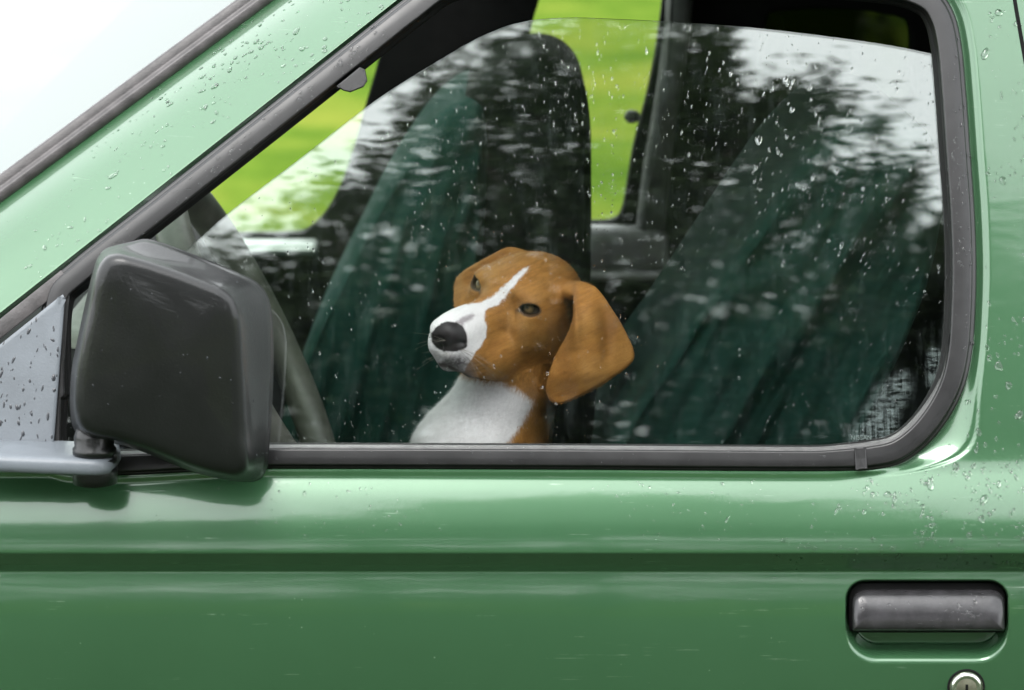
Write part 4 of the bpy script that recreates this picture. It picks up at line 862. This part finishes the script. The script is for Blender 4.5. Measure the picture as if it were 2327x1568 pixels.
# ---- eyes
def eye_material():
    m, nt, out = mat('amber_eye'); p = N(nt, 'BsdfPrincipled', Roughness=.06); p.inputs['Coat Weight'].default_value = .3; p.inputs['Coat Roughness'].default_value = .02; p.inputs['Specular IOR Level'].default_value = .2
    tc = nt.nodes.new('ShaderNodeTexCoord'); sx = nt.nodes.new('ShaderNodeSeparateXYZ'); nt.links.new(tc.outputs['Object'], sx.inputs[0])
    a = N(nt, 'Math', operation='MULTIPLY'); nt.links.new(sx.outputs['X'], a.inputs[0]); nt.links.new(sx.outputs['X'], a.inputs[1])
    b = N(nt, 'Math', operation='MULTIPLY'); nt.links.new(sx.outputs['Y'], b.inputs[0]); nt.links.new(sx.outputs['Y'], b.inputs[1])
    c = N(nt, 'Math', operation='ADD'); nt.links.new(a.outputs[0], c.inputs[0]); nt.links.new(b.outputs[0], c.inputs[1]); d = N(nt, 'Math', operation='SQRT'); nt.links.new(c.outputs[0], d.inputs[0])
    nz = noise(nt, 1400, 3, .6); e = N(nt, 'Math', operation='MULTIPLY_ADD'); nt.links.new(nz.outputs[0], e.inputs[0]); e.inputs[1].default_value = .0008; nt.links.new(d.outputs[0], e.inputs[2])
    r = ramp(nt, e.outputs[0], [(0, (.008, .008, .01)), (.0036, (.008, .008, .01)), (.0041, (.40, .28, .12)), (.0068, (.62, .47, .24)), (.0074, (.06, .036, .014)), (.0082, (.02, .016, .014)), (.0100, (.12, .10, .095))])
    sc = N(nt, 'Math', operation='MULTIPLY'); nt.links.new(e.outputs[0], sc.inputs[0]); sc.inputs[1].default_value = 1.0
    nt.links.new(r.outputs[0], p.inputs['Base Color']); nt.links.new(p.outputs[0], out.inputs[0]); return m
M['eye'] = eye_material()
gaze = -CF*.80-CR*.52+CU*.12; gaze /= np.linalg.norm(gaze)
for (c, o_, al, up) in EYE:
    th = np.linspace(0, np.pi, 20)[1:-1]; ph = np.linspace(0, 2*np.pi, 28, endpoint=False); r_ = .0121*HS
    prof = r_*(1+.05*np.exp(-(th/.55)**2))
    R = [np.stack([q*math.sin(t)*np.cos(ph), q*math.sin(t)*np.sin(ph), np.full(28, q*math.cos(t))], 1) for q, t in zip(prof, th)]
    e = rings('eye', R, M['eye'], dog); e.location = toW(c+o_*.0004)
    g = gaze+HW@o_*.55; e.rotation_euler = Vector(g).to_track_quat('Z', 'Y').to_euler()
# ---- whiskers
wv, wf, k = [], [], 0
for (a, b, c, d, dy) in ((284, 885, 140, 735, .004), (282, 900, 165, 812, .004), (284, 905, 150, 850, .0), (286, 915, 200, 872, .0), (290, 925, 165, 985, -.002), (288, 930, 205, 935, .0), (620, 885, 745, 1010, -.022), (600, 900, 700, 1040, -.02), (640, 900, 730, 985, -.016), (610, 930, 625, 1040, -.02), (560, 930, 590, 1060, -.02), (590, 880, 690, 950, -.018), (660, 930, 715, 1030, -.018)):
    i = np.argmin(np.hypot(toz(DV)[0]-a, toz(DV)[1]-b)+1e4*(DV[:, 1]-.30)); p0 = DV[i]; p2 = Wz(c, d, p0[1]+dy); pm = (p0+p2)/2+np.array([0, -.002, .0025])
    P = spline([p0, pm, p2], .004); s = np.linspace(.00016, .00005, len(P))
    Xo = [P+np.array([s*math.cos(x), 0*s, s*math.sin(x)]).T for x in (0, 2.1, 4.2)]; wv.append(np.vstack(Xo)); wf.append(gridF(3, len(P), cu=True)+k); k += 3*len(P)
M['whisker'] = simple('whisker', (.35, .33, .28), .4)
mk('whiskers', np.vstack(wv), np.vstack(wf), M['whisker'], dog, kind='stuff')
# ------------------------------------------------------------------ rain drops lying on glass, paint and rubber
bpy.context.view_layer.update(); DGR = bpy.context.evaluated_depsgraph_get()
_k = 9; _a = np.linspace(0, 2*np.pi, _k, endpoint=False); _prof = [(1.0, 0.0), (.96, .22), (.74, .66), (.40, .92)]
def drop_faces(base):
    F = []
    for i in range(3):
        for j in range(_k): F.append([base+i*_k+j, base+i*_k+(j+1) % _k, base+(i+1)*_k+(j+1) % _k, base+(i+1)*_k+j])
    t = base+4*_k
    return F, [[base+3*_k+j, base+3*_k+(j+1) % _k, t] for j in range(_k)]
class Drops:
    def __init__(s): s.V, s.F, s.n = [], [], 0
    def add(s, p, nrm, r, stretch=1.0, tilt=0.0, h=.5):
        nrm = np.array(nrm)/np.linalg.norm(nrm); dn_ = np.array([math.sin(tilt), 0, -math.cos(tilt)]); dn_ = dn_-nrm*dn_.dot(nrm); dn_ /= np.linalg.norm(dn_); sd = np.cross(nrm, dn_)
        w = 1+.16*rng.normal(0, 1)*np.cos(_a*2+rng.random()*6)+.10*rng.normal(0, 1)*np.cos(_a*3+rng.random()*6); x = np.cos(_a)*w*stretch; x = np.where(x > 0, x*1.12, x); y = np.sin(_a)*w
        p = np.array(p)-nrm*.00005
        R = [p+r*(dn_*(x*a+.10*hh)[:, None]+sd*(y*a)[:, None])+nrm*(hh*h*r) for a, hh in _prof]
        s.V += R+[np.array([p+nrm*h*r+dn_*.1*r])]; q, t = drop_faces(s.n); s.F += q+t; s.n += 4*_k+1
    def make(s, parent):
        if not s.n: return
        o = mk('raindrops', np.vstack(s.V), s.F, M['wetspot'] if parent is mir else M['water'], None, kind='stuff'); o.parent = parent
        if parent.location.length > 0: 
            for v in o.data.vertices: v.co -= parent.location
        return o
DR = {}
OWN = {'door': door, 'window_pane': pane, 'windscreen_pillar': pil, 'window_seal': seal, 'seal_clip': seal, 'handle': door, 'mirror_plate': mir, 'mirror_housing': mir, 'mirror_arm': mir, 'windscreen_seal': ws, 'bevel_highlight': seal}
def scatter(n, region, rmed, rsig, rmax, only, stretch=(1, .15), tilt=.15, h=.36, clump=0.0, cs=90., seed=1):
    P = np.array(region, float); lo, hi = P.min(0), P.max(0); c = 0; t = 0
    while c < n and t < 40*n:
        t += 1; u, v = lo+(hi-lo)*rng.random(2)
        if len(P) > 2 and poly_sd(np.array(u), np.array(v), P) > 0: continue
        if clump and vnoise(np.array([u/cs, v/cs]), seed) < clump*rng.uniform(.7, 1.3): continue
        d = rays(u, v); d = d/np.linalg.norm(d); ok, p, nr, fi, ob, mx = S.ray_cast(DGR, Vector(CO), Vector(d))
        if not ok or ob.name not in only: continue
        if nr.y > 0: nr = -nr
        own = OWN[ob.name]; r = min(rmed*math.exp(rng.normal(0, rsig)), rmax)
        DR.setdefault(own.name, (own, Drops()))[1].add(p, nr, r, max(.8, stretch[0]+stretch[1]*abs(rng.normal())), rng.normal(0, tilt), h); c += 1
full = [(150, 40), (2160, 40), (2160, 1010), (150, 1010)]
scatter(900, full, .00048, .40, .0021, ('window_pane',), h=.22, clump=.45, cs=130, stretch=(1, .5), tilt=.1)
scatter(200, [(850, 60), (1500, 40), (1560, 640), (950, 640)], .00056, .35, .0018, ('window_pane',), h=.22, clump=.45, cs=60, seed=4, stretch=(1, .25), tilt=.1)
scatter(300, [(1500, 50), (2120, 110), (2150, 620), (1750, 600)], .00078, .42, .0032, ('window_pane',), h=.22, clump=.42, cs=80, seed=6, stretch=(1.05, .35), tilt=.1)
scatter(70, [(1180, 60), (1420, 60), (1400, 500), (1340, 500)], .0006, .4, .0012, ('window_pane',), h=.22, stretch=(1, .2), tilt=.1)
scatter(230, [(2235, -20), (2400, -20), (2400, 1090), (2120, 1090), (2240, 800)], .0012, .5, .0042, ('door',), clump=.45, cs=70, seed=3, stretch=(1.05, .35))
scatter(280, [(2000, 1060), (2400, 1040), (2400, 1300), (1800, 1250)], .0012, .48, .0038, ('door',), clump=.45, cs=60, seed=9, stretch=(1.0, .4), tilt=.5)
scatter(110, [(1750, 1100), (2400, 1100), (2400, 1600), (2290, 1560), (2300, 1300), (1750, 1330)], .0010, .5, .0032, ('door',), clump=.4, seed=2, tilt=.4)
scatter(150, [(300, 1090), (1750, 1090), (1700, 1230), (300, 1230)], .00075, .4, .0018, ('door',), clump=.48, cs=150, seed=5, stretch=(1.05, .5), tilt=.4)
scatter(60, [(0, 1230), (1900, 1230), (1900, 1560), (0, 1560)], .0006, .4, .0013, ('door',), clump=.45, cs=160, seed=8)
scatter(230, [(621, 0), (918, 0), (114, 640), (0, 720), (0, 470)], .00085, .5, .0034, ('windscreen_pillar',), clump=.42, cs=120, seed=7, stretch=(1.0, .35), tilt=.7)
scatter(85, [(640, 0), (918, 0), (560, 280), (330, 220)], .0018, .45, .0044, ('windscreen_pillar',), clump=.42, cs=70, seed=11, stretch=(1.0, .3), tilt=.7)
scatter(120, [(880, 20), (990, 20), (250, 590), (150, 640)], .0012, .45, .0032, ('window_seal',), clump=.50, cs=50, seed=12, tilt=.6)
scatter(130, [(2150, 100), (2210, 60), (2225, 800), (2150, 800)], .0010, .5, .0030, ('window_seal',), clump=.35, cs=40, seed=13)
scatter(70, [(620, 1005), (1950, 1010), (1950, 1066), (620, 1060)], .0007, .4, .0015, ('window_seal', 'bevel_highlight'), clump=.4, cs=60, seed=14)
scatter(45, [(1935, 1335), (2285, 1335), (2285, 1435), (1935, 1435)], .0009, .45, .0024, ('handle',), clump=.25, cs=50, seed=15, stretch=(1, .3), tilt=.8)
scatter(14, [(2150, 1350), (2240, 1350), (2230, 1410), (2140, 1410)], .0015, .4, .0030, ('handle',), stretch=(1, .2), tilt=1.2)
scatter(62, [(0, 780), (140, 680), (120, 1010), (0, 1010)], .00105, .40, .0021, ('mirror_plate',), stretch=(1.4, 1.0), tilt=.25, h=.35)
scatter(40, [(160, 560), (610, 560), (610, 1080), (160, 1000)], .0006, .4, .0013, ('mirror_housing',), clump=.3)
for own, d in DR.values(): d.make(own)
